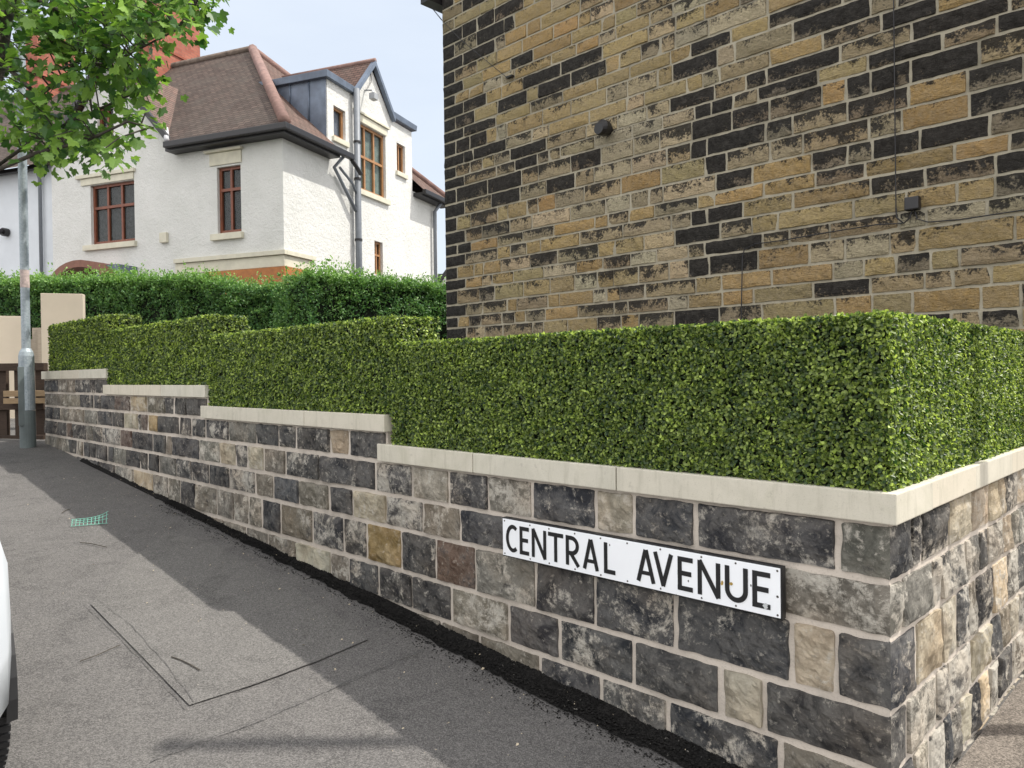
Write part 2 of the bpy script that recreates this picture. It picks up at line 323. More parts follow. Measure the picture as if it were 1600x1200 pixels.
# fresh tarmac strip at the wall foot
g = MB(); vs = []; N = 520
for i in range(N+1):
    a = -.6+8.5*i/N; wd = .065+.055*max(0, 1-abs(a-1.3)/2.0)-.03*max(0, a-3.0)/2+.03*noise.noise(Vector((a*6, 0, 0)))+.016*noise.noise(Vector((a*25, 3, 0)))+.014*noise.noise(Vector((a*70, 3, 0))); wd = max(.03, wd)
    z = gz(a, 0)
    vs += [wp(a, .03, z+.035), wp(a, -.01-wd*.35, z+.026+.010*noise.noise(Vector((a*38, 9, 0)))), wp(a, -wd*.75, z+.014+.008*noise.noise(Vector((a*22, 5, 0)))), wp(a, -wd-.01, z+.004-.02*wd)]
g.add(vs, [(4*i+j, 4*i+4+j, 4*i+5+j, 4*i+1+j) for i in range(N) for j in range(3)])
tag(g.build('tarmac_strip', M_tar), kind='structure')
# loose tarmac crumbs along that strip
g = MB()
def pebble(g, c, r, rng=RNG):
    vs = []
    for th_, z_ in ((0, -1), (0, 1)): vs.append(c+np.array([0, 0, z_*r*.6]))
    for j in range(5):
        a = j*1.2566; vs.append(c+np.array([math.cos(a), math.sin(a), 0])*r*rng.uniform(.6, 1.2))
    g.add(vs, [(0, 2+(j+1) % 5, 2+j) for j in range(5)]+[(1, 2+j, 2+(j+1) % 5) for j in range(5)])
for i in range(16000):
    a = RNG.uniform(-.4, 5.5) if i % 3 else RNG.uniform(-.3, 2.6); w_ = .10+.055*max(0, 1-abs(a-1.3)/2.0); b = -abs(RNG.normal(0, .5))*w_*1.0-.005
    if b < -.32: continue
    inside = b > -w_*.9; z = gz(a, b)+(.035+b*.16 if inside else .003)
    pebble(g, wp(a, b, z), RNG.uniform(.0025, .0075)*(1 if inside else .75))
tag(g.build('tarmac_crumbs', M_tar, fix=False), 'loose black crumbs of fresh tarmac spread along the foot of the stone wall', 'gravel', kind='stuff')
M_petal = plain('dry_petal', (.42, .36, .26), .8, .3, 90)
g = MB()
for i in range(420):
    a = RNG.uniform(-.3, 7); b = -abs(RNG.normal(.0, .42))-.06; c = wp(a, b, gz(a, b)+.012+(.03 if b > -.12 else 0)); an = RNG.uniform(0, 6.3); r = RNG.uniform(.003, .009) if i % 4 == 0 else RNG.uniform(.0015, .004)
    x = np.array([math.cos(an), math.sin(an), .25])*r; y = np.array([-math.sin(an), math.cos(an), .15])*r*.6
    g.add([c-x, c-y, c+x, c+y+[0, 0, r*.5]], [(0, 1, 2), (0, 2, 3)])
tag(g.build('ground_litter', M_petal, fix=False), 'tiny pale petals and dry flecks scattered over the pavement', 'litter', kind='stuff')

# ------------------------------------------------------------------ stonework
TYPES = {  # colour, pale amount, dark amount (front wall)
 'D': ((.040, .041, .046), .02, .02), 'G': ((.17, .155, .125), .05, .0), 'B': ((.46, .39, .28), .03, -.07), 'O': ((.40, .265, .10), -.05, -.07),
 'S': ((.06, .06, .062), .09, .05), 'N': ((.13, .085, .065), .0, .02), 'K': ((.05, .052, .058), -.06, .02)}
def stone(g, P, s0, s1, z0, z1, col, k, res, bulge, rough, c0=False, c1=False, joint=.007, ykey=None, cut=None):
    """rock-faced stone: P(s, z, depth) -> world; c0/c1: that end is a wall corner"""
    a0 = s0 if c0 else s0+joint; a1 = s1 if c1 else s1-joint; b0 = z0+joint; b1 = z1-joint
    if a1-a0 < .02 or b1-b0 < .02: return
    nx = max(3, int((a1-a0)/res)); nz = max(3, int((b1-b0)/res)); sd = random.uniform(0, 90); hw = min(a1-a0, b1-b0)
    xs = [0, .012]+[i/nx for i in range(1, nx)]+[.988, 1]; xs = sorted(set(xs)); zs = sorted(set([0, .03]+[i/nz for i in range(1, nz)]+[.97, 1])); vs = []; kk = []
    tiltx = random.uniform(-1, 1)*rough*.8; tilty = random.uniform(-1, 1)*rough*.6
    ph = [random.uniform(0, 9) for _ in range(4)]
    for fx in xs:
        for fz in zs:
            s = a0+(a1-a0)*fx; z = b0+(b1-b0)*fz
            e = min((s-a0) if not c0 else 9, (a1-s) if not c1 else 9, z-b0, b1-z); cc = min((s-a0) if c0 else 9, (a1-s) if c1 else 9)
            q = Vector((s*9+sd, z*9, sd)); n = noise.noise(q)*.55+noise.noise(q*2.7)*.3+noise.noise(q*6.5)*.17+noise.noise(q*14)*.08
            d = bulge*min(1, e/(hw*.28))**.6+rough*n*min(1, e/.012)+tiltx*(fx-.5)+tilty*(fz-.5)
            if e > .003: d = max(d, .0025)
            if e <= 1e-6: d = -.02
            if cc < 9: d *= min(1, cc/.035)
            # ragged outline
            j = .006 if not sd else .006
            if e < .03:
                jw = 1-e/.03; jz = noise.noise(Vector((s*16, sd, 1.))); js = noise.noise(Vector((z*16, sd, 5.)))
                if fz < .2 or fz > .8: z += jz*.006*jw
                if (fx < .15 and not c0) or (fx > .85 and not c1): s += js*.006*jw
                # rounded corners
                ex = min(s-a0 if not c0 else 9, a1-s if not c1 else 9); ez = min(z-b0, b1-z); rr = .016 if res < .02 else 0
                if ex < rr and ez < rr:
                    dx, dz = rr-ex, rr-ez; l = math.hypot(dx, dz)
                    if l > rr:
                        f = rr/l; s += (dx-dx*f)*(1 if fx < .5 else -1); z += (dz-dz*f)*(1 if fz < .5 else -1)
            vs.append(P(s, z, d)); kk.append((k[0], k[1] if ykey is None else fz, k[2]))
    m_ = len(zs); g.add(vs, [(i*m_+j, i*m_+j+1, (i+1)*m_+j+1, (i+1)*m_+j) for i in range(len(xs)-1) for j in range(m_-1)])
    g.c += [tuple(col)]*len(vs); g.k += kk
def vary(c, v=.2):
    f = random.uniform(1-v, 1+v); w = random.uniform(-.09, .09); return (c[0]*f*(1+w), c[1]*f*random.uniform(.97, 1.03), c[2]*f*(1-w))
ZC = [1.375, 1.22, 1.065, .905, .73, .56, .34, .155, -.04, -.25]
ROWS = [  # joints in the photo's columns, left to right, and the kind of each stone between them
 ([80, 91, 118, 142, 149], 'DDGDD', 7.06),
 ([100, 126, 140, 146, 158, 180, 204, 230, 259, 272, 292.5], 'GGDDDDNBGDDD', 4.79),
 ([84, 94, 108, 132, 152, 175, 194, 216, 221, 231, 247.5, 280, 299, 321.5, 358, 401.5, 436, 463, 517, 546.5], 'DDGGGDDBDNODDDDGDDDBD', 2.52),
 ([89, 104, 113.5, 135, 145, 160, 188.5, 207, 239, 260, 269, 312, 344, 369, 387, 412.6, 446.6, 500, 588, 645, 702, 764, 832, 932, 991, 1087, 1310], 'DDNDGDSNDDGDGBSBGDDSBDGDBKDGD', 0),
 ([96.5, 109, 120, 130, 141, 150, 168, 178, 198, 219, 231, 249, 276, 300, 327, 359, 399, 427.5, 468, 514.6, 552, 605, 662, 720, 800, 870, 960, 1060, 1190], 'GGDGDDDDGDDDGDDDSGKGKBSGDDGDDG', 0),
 ([120, 138, 156, 180, 209, 240, 263, 282, 306, 339, 366, 389, 409, 439, 489, 537.6, 574, 628, 682, 744, 838, 931, 1056, 1238, 1308], 'GDDDGBGGDGGGGDGSSODNGDDDBK', 0),
 ([250, 290, 330, 350, 385, 419, 463.6, 518, 546.5, 592.5, 645, 706, 796, 875, 991, 1126, 1195], 'DGDGGGGBGDDDGKDDBD', 0),
 ([560, 640, 690, 750, 845, 940, 1044, 1220], 'GDGGGDSDG', 0)]
AEND = 9.38
wall = empty('garden_wall', wp(0, 0, gz(0, 0)), 'stepped blackened-stone garden wall with pale coping, carrying the street name sign', 'wall')
Pf = lambda s, z, d: wp(s, -d, z)       # long face, looking to the pavement
Pr = lambda s, z, d: wp(-d, s, z)       # return face
g = MB()
for r, (js, ty, aend) in enumerate(ROWS):
    z1, z0 = ZC[r], ZC[r+1]; zm = (z0+z1)/2
    aj = [AEND]+[a_at(x, zm) for x in js]+[aend]
    aj = [min(x, AEND) for x in aj]
    for i in range(len(aj)-1):
        a1, a0 = aj[i], aj[i+1]
        if a1-a0 < .03: continue
        if gz(a0, 0) > z1+.02: continue
        t = TYPES[ty[min(i, len(ty)-1)]]; res = .011 if a0 < 2.6 else (.017 if a0 < 5 else .026)
        big = a0 < .01 and aend == 0
        stone(g, Pf, a0, a1, z0, z1, vary(t[0]), (t[1]+random.uniform(-.03, .04), t[2]+random.uniform(-.03, .03), random.random()), res, .011, .026, c0=big, joint=.0078 if a0 < 2.6 else .0105)
for r in (7, 8):   # partly buried courses
    z1, z0 = ZC[r], ZC[r+1]; a = 0 if r == 8 else 99
    while a < 3:
        w_ = random.uniform(.18, .4); t = TYPES[random.choice('DGGB')]
        if gz(a, 0) < z1+.02 and r == 8: stone(g, Pf, a, a+w_, z0, z1, vary(t[0]), (t[1], t[2], random.random()), .02, .012, .012, c0=(a == 0))
        a += w_
RET = 2.78
for r in range(3, 9):
    z1, z0 = ZC[r], ZC[r+1]; s = 0; first = [.19, .10, .23, .14, .2, .2][r-3]
    while s < RET:
        w_ = first if s == 0 else random.choice([.1, .13, .16, .2, .26, .3]); w_ = min(w_, RET-s+.001)
        t = TYPES[random.choice('DDDGGGBBBS') if s else 'DGKDKG'[r-3]]
        stone(g, Pr, s, s+w_, z0, z1, vary(t[0]), (t[1]+random.uniform(.0, .07), t[2]+random.uniform(-.06, .0), random.random()), random.choice([.011]) if s < 1.6 else .02, .012, .022, c0=(s == 0)); s += w_
g.build('stone_facing', M_ws, wall, smooth=False, fix=False)
# mortar core (stepped), 6 mm behind the stone faces
steps = [(0, 2.52, .907), (2.52, 4.79, 1.067), (4.79, 7.06, 1.222), (7.06, AEND, 1.377)]
g = MB()
for a0, a1, zt in steps:
    if a0 == 0: g.box(wp, .003, a1, .003, .2, -.3, zt)
    else: g.box(wp, a0-.004, a1, .0035, .2, -.3, zt)
g.box(wp, .003, .2, .2015, RET, -.3, .907)
g.build('mortar_core', M_mor, wall)
# coping stones
def cope(a0, a1, b0, b1, z1, th_=.092):
    g = MB(); g.box(wp, a0+.0028, a1-.0028, b0, b1, z1-th_, z1); return g.build('coping_stone', M_cope, wall, bevel=.004)
g = MB(); g.add([wp(*p) for p in ((-.028, -.028, .908), (.98, -.028, .908), (.98, .24, .908), (.24, .24, .908), (.24, .32, .908), (-.028, .32, .908))] +
    [wp(*p) for p in ((-.028, -.028, 1), (.98, -.028, 1), (.98, .24, 1), (.24, .24, 1), (.24, .32, 1), (-.028, .32, 1))],
    [(0, 1, 2, 3, 4, 5), (6, 7, 8, 9, 10, 11)]+[(i, (i+1) % 6, (i+1) % 6+6, i+6) for i in range(6)]); g.build('coping_stone', M_cope, wall, bevel=.004)
j1 = a_at(1005, 1.0); j2 = a_at(745, 1.0)
# the L-shaped corner stone stops at the first joint
wall.children[-1].data.transform(Matrix.Identity(4))
cope(.983, j2, -.028, .24, 1.0); cope(j2, 2.575, -.028, .24, 1.0)
ja = a_at(481, 1.15); cope(2.50, ja, -.028, .24, 1.157); cope(ja, 4.86, -.028, .24, 1.157)
for x0, x1 in ((4.77, 5.65), (5.65, 6.3), (6.3, 7.14)): cope(x0, x1, -.028, .24, 1.312)
for x0, x1 in ((7.04, 7.9), (7.9, 8.6), (8.6, 9.4)): cope(x0, x1, -.028, .24, 1.468)
for b0, b1 in ((.323, .86), (.86, 1.45), (1.45, 2.1), (2.1, RET)): cope(-.028, .24, b0, b1, 1.0)

# ------------------------------------------------------------------ street name sign
dn = -.050; sa0, sa1 = a_at(1220, .636, dn), a_at(786, .636, dn); sz1 = onb(1220, 888, dn)[1]; sz0 = onb(1220, 967, dn)[1]; print('sign', sa0, sa1, sz0, sz1)   # in front of the rough stone faces
sign = empty('street_sign', wp((sa0+sa1)/2, dn, sz0), 'long white enamel street name plate reading CENTRAL AVENUE, screwed to the stone wall', 'sign')
g = MB(); g.box(wp, sa0-.004, sa1+.002, dn+.002, dn+.028, sz0-.004, sz1+.004); g.build('backing_board', M_bk, sign, bevel=.0015)
g = MB(); g.box(wp, sa0+.001, sa1-.001, dn-.002, dn+.0018, sz0+.001, sz1-.001); g.build('plate', M_white, sign, bevel=.001)
def sx(cx):  # column of the enlarged crop -> a on the sign
    return a_at(740+cx/2.857, .636, dn)
lay = [0]
def stroke(g, pts, w_, sub=None, ends=None):
    lay[0] = (lay[0]+1) % 4; y = dn-.0032-.00022*lay[0]; q = [np.array(p, float) for p in pts]; vs = []
    for i, p in enumerate(q):
        t0 = q[i]-q[i-1] if i else q[1]-q[0]; t1 = q[i+1]-q[i] if i < len(q)-1 else t0
        t0 = t0/np.linalg.norm(t0); t1 = t1/np.linalg.norm(t1); n = np.array([-(t0+t1)[1], (t0+t1)[0]]); n /= np.linalg.norm(n); c = max(.5, n@np.array([-t0[1], t0[0]])); hw = w_/2/c
        for sgn in (1, -1): pt = p+n*hw*sgn; vs.append(wp(-pt[0], y, pt[1]))
    g.add(vs, [(2*i, 2*i+1, 2*i+3, 2*i+2) for i in range(len(q)-1)])
def glyph(g, ch, c0, c1):
    x0, x1 = -sx(c0), -sx(c1); zb, zt = sz0+.0215, sz1-.0215; w_ = .0172; h2 = w_/2; X0, X1, ZB, ZT = x0+h2, x1-h2, zb+h2, zt-h2; zm = (zb+zt)/2
    if ch in 'ELR' : stroke(g, [(X0, zb), (X0, zt)], w_)
    if ch == 'E':
        for z, e in ((ZT, x1), (zm+.002, x1-.006), (ZB, x1)): stroke(g, [(x0, z), (e, z)], w_)
    if ch == 'L': stroke(g, [(x0, ZB), (x1, ZB)], w_)
    if ch == 'N': stroke(g, [(X0, zb), (X0, zt)], w_); stroke(g, [(X1, zb), (X1, zt)], w_); stroke(g, [(X0-.001, zt), (X1+.001, zb)], w_)
    if ch == 'T': stroke(g, [(x0, ZT), (x1, ZT)], w_); stroke(g, [((x0+x1)/2, zb), ((x0+x1)/2, zt)], w_)
    if ch == 'A': mxx = (x0+x1)/2; stroke(g, [(X0, zb), (mxx-.001, zt)], w_); stroke(g, [(X1, zb), (mxx+.001, zt)], w_); stroke(g, [(x0+(x1-x0)*.24, zb+.034), (x1-(x1-x0)*.24, zb+.034)], w_*.85)
    if ch == 'V': mxx = (x0+x1)/2; stroke(g, [(X0, zt), (mxx+.001, zb)], w_); stroke(g, [(X1, zt), (mxx-.001, zb)], w_)
    if ch == 'U':
        r_ = (X1-X0)/2; cx_ = (X0+X1)/2; stroke(g, [(X0, zt)]+[(cx_-r_*math.cos(a), ZB+r_-r_*math.sin(a)) for a in np.linspace(0, math.pi, 17)]+[(X1, zt)], w_)
    if ch == 'C':
        rx = (X1-X0)*.62; rz = (ZT-ZB)/2; cx_ = X0+rx; stroke(g, [(cx_+rx*math.cos(a), zm+rz*math.sin(a)) for a in np.linspace(R(52), R(308), 24)], w_)
    if ch == 'R':
        zr = zb+.050; r_ = (ZT-zr)/2; xe = X1-.006-r_; stroke(g, [(x0, ZT)]+[(xe+r_*math.sin(a), zr+r_+r_*math.cos(a)) for a in np.linspace(0, math.pi, 13)]+[(x0, zr)], w_); stroke(g, [(xe-.004, zr), (X1, zb)], w_)
g = MB()
for ch, c0, c1 in (('C', 147, 199), ('E', 208, 250), ('N', 262, 327), ('T', 335, 403), ('R', 414, 478), ('A', 489, 562), ('L', 584, 635)): glyph(g, ch, c0, c1)
g.build('lettering', M_bk, sign, fix=False)
g = MB()
for ch, c0, c1 in (('A', 729, 814), ('V', 804, 894), ('E', 913, 981), ('N', 1002, 1104), ('U', 1124, 1227), ('E', 1246, 1327)): glyph(g, ch, c0, c1)
g.build('lettering', M_bk, sign, fix=False)
def disc(p, r, y0=.0022, n=10):
    g = MB(); a, z = p; g.add([wp(a+r*math.cos(t), dn-y0, z+r*math.sin(t)) for t in np.linspace(0, 2*math.pi, n, endpoint=False)]+[wp(a+r*.7*math.cos(t), dn-y0-.0022, z+r*.7*math.sin(t)) for t in np.linspace(0, 2*math.pi, n, endpoint=False)],
        [tuple(range(n, 2*n))]+[(i, (i+1) % n, (i+1) % n+n, i+n) for i in range(n)]); return g
for cx in (137, 250, 335, 450, 565, 684, 832, 1015, 1168, 1358):
    for z in (sz1-.010, sz0+.010): disc((sx(cx+4 if cx < 1300 else cx), z), .0038).build('screw', M_rust, sign)
disc((sx(1358), .636), .0045).build('screw', M_rust, sign)
def blotch(cx, z, rx, rz, mat, nm, y0=.0042):
    a = sx(cx); g = MB(); n = 12; ps = [wp(a+rx*math.cos(t)*random.uniform(.6, 1.1), dn-y0, z+rz*math.sin(t)*random.uniform(.6, 1.1)) for t in np.linspace(0, 6.283, n, endpoint=False)]
    g.add(ps, [tuple(range(n))]); g.build(nm, mat, sign)
blotch(1112, .643, .006, .009, M_stain, 'rust_stain'); blotch(1152, .647, .008, .006, M_stain, 'rust_stain')
blotch(1305, .597, .010, .011, plain('worn_grey_patch', (.5, .52, .52), .5), 'worn_patch')
for cx, z in ((610, .70), (905, .565), (1335, .562), (960, .625), (1240, .655)): blotch(cx, z, .003, .005, M_rust, 'chip', .0024)

# ------------------------------------------------------------------ leaves
def leaves(name, mat, parent, base_p, Ldir, nrm, ln, wd, col, fold=.18):
    """folded four-point leaves, all arrays (N,..)"""
    N = len(base_p); Ldir = Ldir/np.linalg.norm(Ldir, axis=1)[:, None]; sd = np.cross(Ldir, nrm); sd /= (np.linalg.norm(sd, axis=1)[:, None]+1e-9); nn = np.cross(sd, Ldir)
    v = np.empty((N, 6, 3)); v[:, 0] = base_p; q1 = base_p+Ldir*(ln*.30)[:, None]; q2 = base_p+Ldir*(ln*.70)[:, None]; hw = sd*(wd*.5)[:, None]; up_ = nn*(wd*fold)[:, None]
    v[:, 1] = q1+hw*.9+up_; v[:, 2] = q2+hw+up_; v[:, 3] = base_p+Ldir*ln[:, None]-nn*(ln*.08)[:, None]; v[:, 4] = q2-hw+up_; v[:, 5] = q1-hw*.9+up_
    v = v.reshape(-1, 3)-base(parent); i = np.arange(N)*6
    f = np.stack([i, i+1, i+2, i+3, i, i+3, i+4, i+5], 1).reshape(-1)
    me = bpy.data.meshes.new(name); me.vertices.add(N*6); me.vertices.foreach_set('co', v.ravel()); me.loops.add(N*8); me.loops.foreach_set('vertex_index', f.astype(np.int32))
    me.polygons.add(N*2); me.polygons.foreach_set('loop_start', (np.arange(N*2)*4).astype(np.int32)); me.polygons.foreach_set('loop_total', np.full(N*2, 4, np.int32)); me.update(calc_edges=True)
    at = me.color_attributes.new('col', 'FLOAT_COLOR', 'POINT'); c = np.ones((N, 6, 4), np.float32); c[:, :, :3] = col[:, None, :]; at.data.foreach_set('color', c.ravel())
    me.materials.append(mat); o = bpy.data.objects.new(name, me); COL.objects.link(o)
    if parent is not None: o.parent = parent
    return o
def hcol(n, dark, light, p, var=.25):
    t = RNG.random(n)**p; c = np.array(dark)[None]*(1-t[:, None])+np.array(light)[None]*t[:, None]; return c*RNG.uniform(1-var, 1+var, (n, 1))
def patch(n_nodes, u0, u1, v0, v1, f, nrm, k, ln, wobble=.0055, lump=.005):
    """nodes on a rectangular face f(u,v)->world; k leaves radiating from each"""
    u = RNG.uniform(u0, u1, n_nodes); v = RNG.uniform(v0, v1, n_nodes); P = np.array([f(a, b) for a, b in zip(u, v)])
    lumpv = np.array([noise.noise(Vector((p*7).tolist())) for p in P])
    P = P+np.array(nrm)*(RNG.uniform(-wobble*1.6, wobble, n_nodes)+lump*lumpv)[:, None]
    tone = RNG.random(n_nodes)
    P = np.repeat(P, k, 0); tone = np.repeat(tone, k); lm = np.repeat(lumpv, k); N = len(P)
    rd = RNG.normal(size=(N, 3)); rd /= np.linalg.norm(rd, axis=1)[:, None]; n_ = np.array(nrm)
    nb_ = n_*.75+UP*.5; Ld = rd-n_*(rd@n_)[:, None]*.5+n_*RNG.uniform(-.1, .5, N)[:, None]; nr = nb_+RNG.normal(0, .42, (N, 3))
    return P, Ld, nr, ln*RNG.uniform(.7, 1.2, N), tone, lm
def box_hedge(name, faces, cores, label, ln, dens, k, mat=M_box, dark=(.03, .07, .018), light=(.66, .82, .18)):
    o = empty(name, wp(*cores[0][0:1], cores[0][2], cores[0][4]), label, 'hedge', 'clipped box hedges on the garden wall')
    g = MB()
    for c in cores: g.box(wp, *c)
    g.build('leafy_core', M_core, o)
    acc = []
    for (u0, u1, v0, v1, f, nrm) in faces:
        n = int((u1-u0)*(v1-v0)*dens); acc.append(patch(n, u0, u1, v0, v1, f, nrm, k, ln))
    P, Ld, nr, l_, tone, lm = [np.concatenate([a[i] for a in acc]) for i in range(6)]
    t = np.clip(tone*.3+RNG.random(len(P))*.8+lm*.12-.14, 0, 1)**1.8; c = np.array(dark)*(1-t[:, None])+np.array(light)*t[:, None]; c *= RNG.uniform(.75, 1.2, (len(P), 1))
    leaves('foliage', mat, o, P, Ld, nr, l_, l_*.6, c); return o
nf = -D2; nr_ = -D1; ne = -D1
def faceF(b): return lambda a, z: wp(a, b, z)
def faceT(z): return lambda a, b: wp(a, b, z)
def faceE(a): return lambda b, z: wp(a, b, z)
HB, TH = .0, .30
LBL = ['green clipped box hedge block wrapping the street corner, lowest and longest of the stepped hedges', 'clipped box hedge block above the second coping step, left of the corner block',
       'clipped box hedge block above the third coping step, next to the farthest block', 'small far clipped box hedge block beside the pale stone gate pier']
box_hedge('box_hedge', [(0.01, 2.46, 1.0, 1.53, faceF(HB), nf), (0.01, 2.46, 0, TH, faceT(1.525), UP), (.0, 2.75, 1.0, 1.53, faceE(.005), nr_), (TH, 2.75, .0, .32, lambda b, a: wp(a, b, 1.525), UP), (0, TH, 1., 1.5, faceE(2.47), D1)],
          [(.03, 2.44, HB+.03, TH-.02, 1.0, 1.50), (.03, .30, TH-.015, 2.73, 1.0, 1.50)], LBL[0], .0150, 13500, 3)
for i, (a0, a1, z0, z1, ln, dn_) in enumerate([(2.44, 4.75, 1.0, 1.675, 0.0175, 8400), (4.73, 7.05, 1.157, 1.83, .022, 4800), (7.02, 9.12, 1.312, 1.985, .026, 3400)]):
    zb = z0+.157
    box_hedge('box_hedge', [(a0, a1, zb, z1, faceF(HB), nf), (a0, a1, 0, TH, faceT(z1-.005), UP), (0, TH, z1-.2, z1, faceE(a0), ne), (0, TH, zb, z1, faceE(a1), D1)], [(a0+.025, a1-.025, HB+.03, TH-.02, zb, z1-.03)], LBL[i+1], ln, dn_, 3)

# ------------------------------------------------------------------ stone building on the right
BB = 2.8; BA = 5.34; BR = -.9
bld = empty('stone_building', wp(BA, BB, gz(BA, 2)), 'tall soot-stained sandstone house side rising behind the clipped hedge', 'building')
rz = [5.62, 5.50, 5.38, 5.26, 5.14, 5.016, 4.877, 4.755, 4.647, 4.524, 4.416, 4.292, 4.123, 3.984, 3.844, 3.705, 3.519, 3.318, 3.147, 2.976, 2.82, 2.633, 2.461, 2.274, 2.029, 1.835, 1.63, 1.43, 1.22, 1.0, .78, .55, .3, .05]
CR = lambda x, y: (680+x/1.739, y/1.739)
KP = [(190,10),(135,40),(70,75),(130,115),(190,90),(45,130),(225,180),(265,205),(295,240),(235,265),(175,290),(90,270),(100,345),(130,370),(185,400),(250,425),(90,430),(50,240),(60,320),(55,400),(415,140),(450,180),(790,105),(740,175),(735,270),(795,300),(710,325),(760,360),(720,420),(785,400),(780,500),(715,515),(710,610),(800,595),(760,655),(735,710),(735,850),(60,675),(60,765),(45,825),(60,870),(40,720),(850,235),(860,285),(835,390),(990,30),(1180,20),(1480,30),(1550,80),(1450,170),(1230,230),(1310,265),(1490,280),(1500,350),(1290,390),(1000,180),(1215,70),(1540,390),(1330,130),(940,250),(1560,460),(1400,850),(1180,760),(1345,435)]
OP = [(380,70),(1395,12),(995,135),(1090,270),(1440,230),(1375,308),(1480,412),(580,500),(910,475),(865,535),(965,520),(1190,470),(1500,525),(590,590),(755,555),(465,610),(320,560),(900,740),(1000,730),(1170,710),(1420,540),(945,680),(1430,650),(1300,805),(785,800),(530,860),(305,845),(1460,600),(330,640),(1560,640),(1110,820)]
PP = [(600,190),(650,60),(620,100),(560,370),(600,430),(650,390),(640,330),(580,310),(540,330),(470,340),(520,540),(640,520),(600,640),(650,680),(560,700)]
pts = {'K': [onb(*CR(*p), BB) for p in KP], 'O': [onb(*CR(*p), BB) for p in OP], 'P': [onb(*CR(*p), BB) for p in PP]}
def cpix(a, z):
    p = wp(a, BB, z)-[0, 0, H]; c = W.T@p; x = 800-F*c[0]/c[2]; y = 600+F*c[1]/c[2]; return (x-680)*1.739, y*1.739
Pb = lambda s, z, d: wp(s, BB-d, z)
g = MB(); random.seed(21)
rz = [5.62]
while rz[-1] > 0: rz.append(rz[-1]-random.uniform(.108, .156))
QZ = rz; QW = lambda r: .32 if r % 2 else .19
for r in range(len(QZ)-1):
    z1, z0 = QZ[r], QZ[r+1]; cx_, cy_ = cpix(BA-.1, (z0+z1)/2); kd = random.random() < (.9 if cy_ > 110 else .45)
    stone(g, Pb, BA-QW(r), BA, z0, z1, vary((.09, .08, .065) if kd else (.25, .19, .10), .15), (random.uniform(.42, .6) if kd else -.05, 0, random.random()), .04, .008, .012, joint=.009, ykey=1)
for r in range(len(rz)-1):
    z1, z0 = rz[r], rz[r+1]; q = 1
    s = BA-QW(r)
    while s > BR:
        w_ = random.choice([.15, .19, .23, .27, .31, .36, .42, .5])*(1.05 if s < 2 else .95); w_ = min(w_, s-BR+.001); a0, a1 = s-w_, s; s = a0
        kind = None
        for K_, lst in pts.items():
            if any(a0 <= p[0] < a1 and z0 <= p[1] < z1 for p in lst): kind = K_
        cx_, cy_ = cpix((a0+a1)/2, (z0+z1)/2); u = random.random()
        if kind is None:
            if q == 0: kind = 'K' if cy_ > 120 or u < .5 else 'Y'
            elif cx_ < 150 and cy_ < 450: kind = 'K' if u < .4 else ('M' if u < .6 else 'Y')
            elif 370 < cy_ < 560 and cx_ < 460: kind = 'M' if u < .85 else 'K'
            elif 690 < cx_ < 860 and 230 < cy_ < 720: kind = 'K' if u < .45 else ('M' if u < .8 else 'P')
            elif cx_ > 860 and cy_ < 520: kind = 'M' if u < .55 else ('H' if u < .85 else ('O' if u < .93 else 'Y'))
            elif cy_ < 500: kind = 'Y' if u < .55 else ('P' if u < .8 else ('O' if u < .86 else 'M'))
            else: kind = 'M' if u < .50 else ('Y' if u < .74 else ('O' if u < .81 else ('P' if u < .90 else 'H')))
        col, soot = {'K': ((.14, .11, .075), .38), 'H': ((.23, .185, .12), .19), 'M': ((.39, .31, .18), .08), 'Y': ((.44, .33, .145), -.09), 'O': ((.44, .29, .11), -.12), 'P': ((.54, .445, .28), -.01)}[kind]
        stone(g, Pb, a0, a1, z0, z1, vary(col, .18), (soot+random.uniform(-.05, .05), 0, random.random()), .034 if a0 > 2 else .024, .008, .020, joint=.0068, ykey=1); q += 1
# gable end (left side) quoins
rz = QZ
Pe = lambda s, z, d: wp(BA+d, BB+s, z)
for r in range(len(rz)-1):
    z1, z0 = rz[r], rz[r+1]; s = 0; q = 0
    while s < 5:
        w_ = (.17 if r % 2 else .34) if q == 0 else random.uniform(.25, .5)
        stone(g, Pe, s, s+w_, z0, z1, vary((.1, .08, .06), .3), (random.uniform(.1, .6), 0, random.random()), .08, .006, .008, joint=.008, ykey=1); s += w_; q += 1
g.build('stone_facing', M_bs, bld, fix=False)
g = MB(); g.box(wp, BR, BA-.004, BB+.004, BB+6, -.2, 5.62); g.build('wall_core', M_mor2, bld)
g = MB(); g.hexa([wp(BR-.2, BB-.12, 5.62), wp(BA+.2, BB-.12, 5.62), wp(BA+.2, BB+6.1, 5.62), wp(BR-.2, BB+6.1, 5.62), wp(BR-.2, BB+3, 7.6), wp(BA+.2, BB+3, 7.6), wp(BA+.2, BB+3.1, 7.6), wp(BR-.2, BB+3.1, 7.6)])
g.uv = None; rb = g.build('roof', plain('slate_roof', (.09, .09, .1), .6, .2, 3), bld)
g = MB(); g.box(wp, BA+.02, BA+.16, BB-.16, BB+6, 5.30, 5.42); g.box(wp, BA+.02, BA+.08, BB-.12, BB+6, 5.42, 5.62); g.build('gutter', M_black, bld)
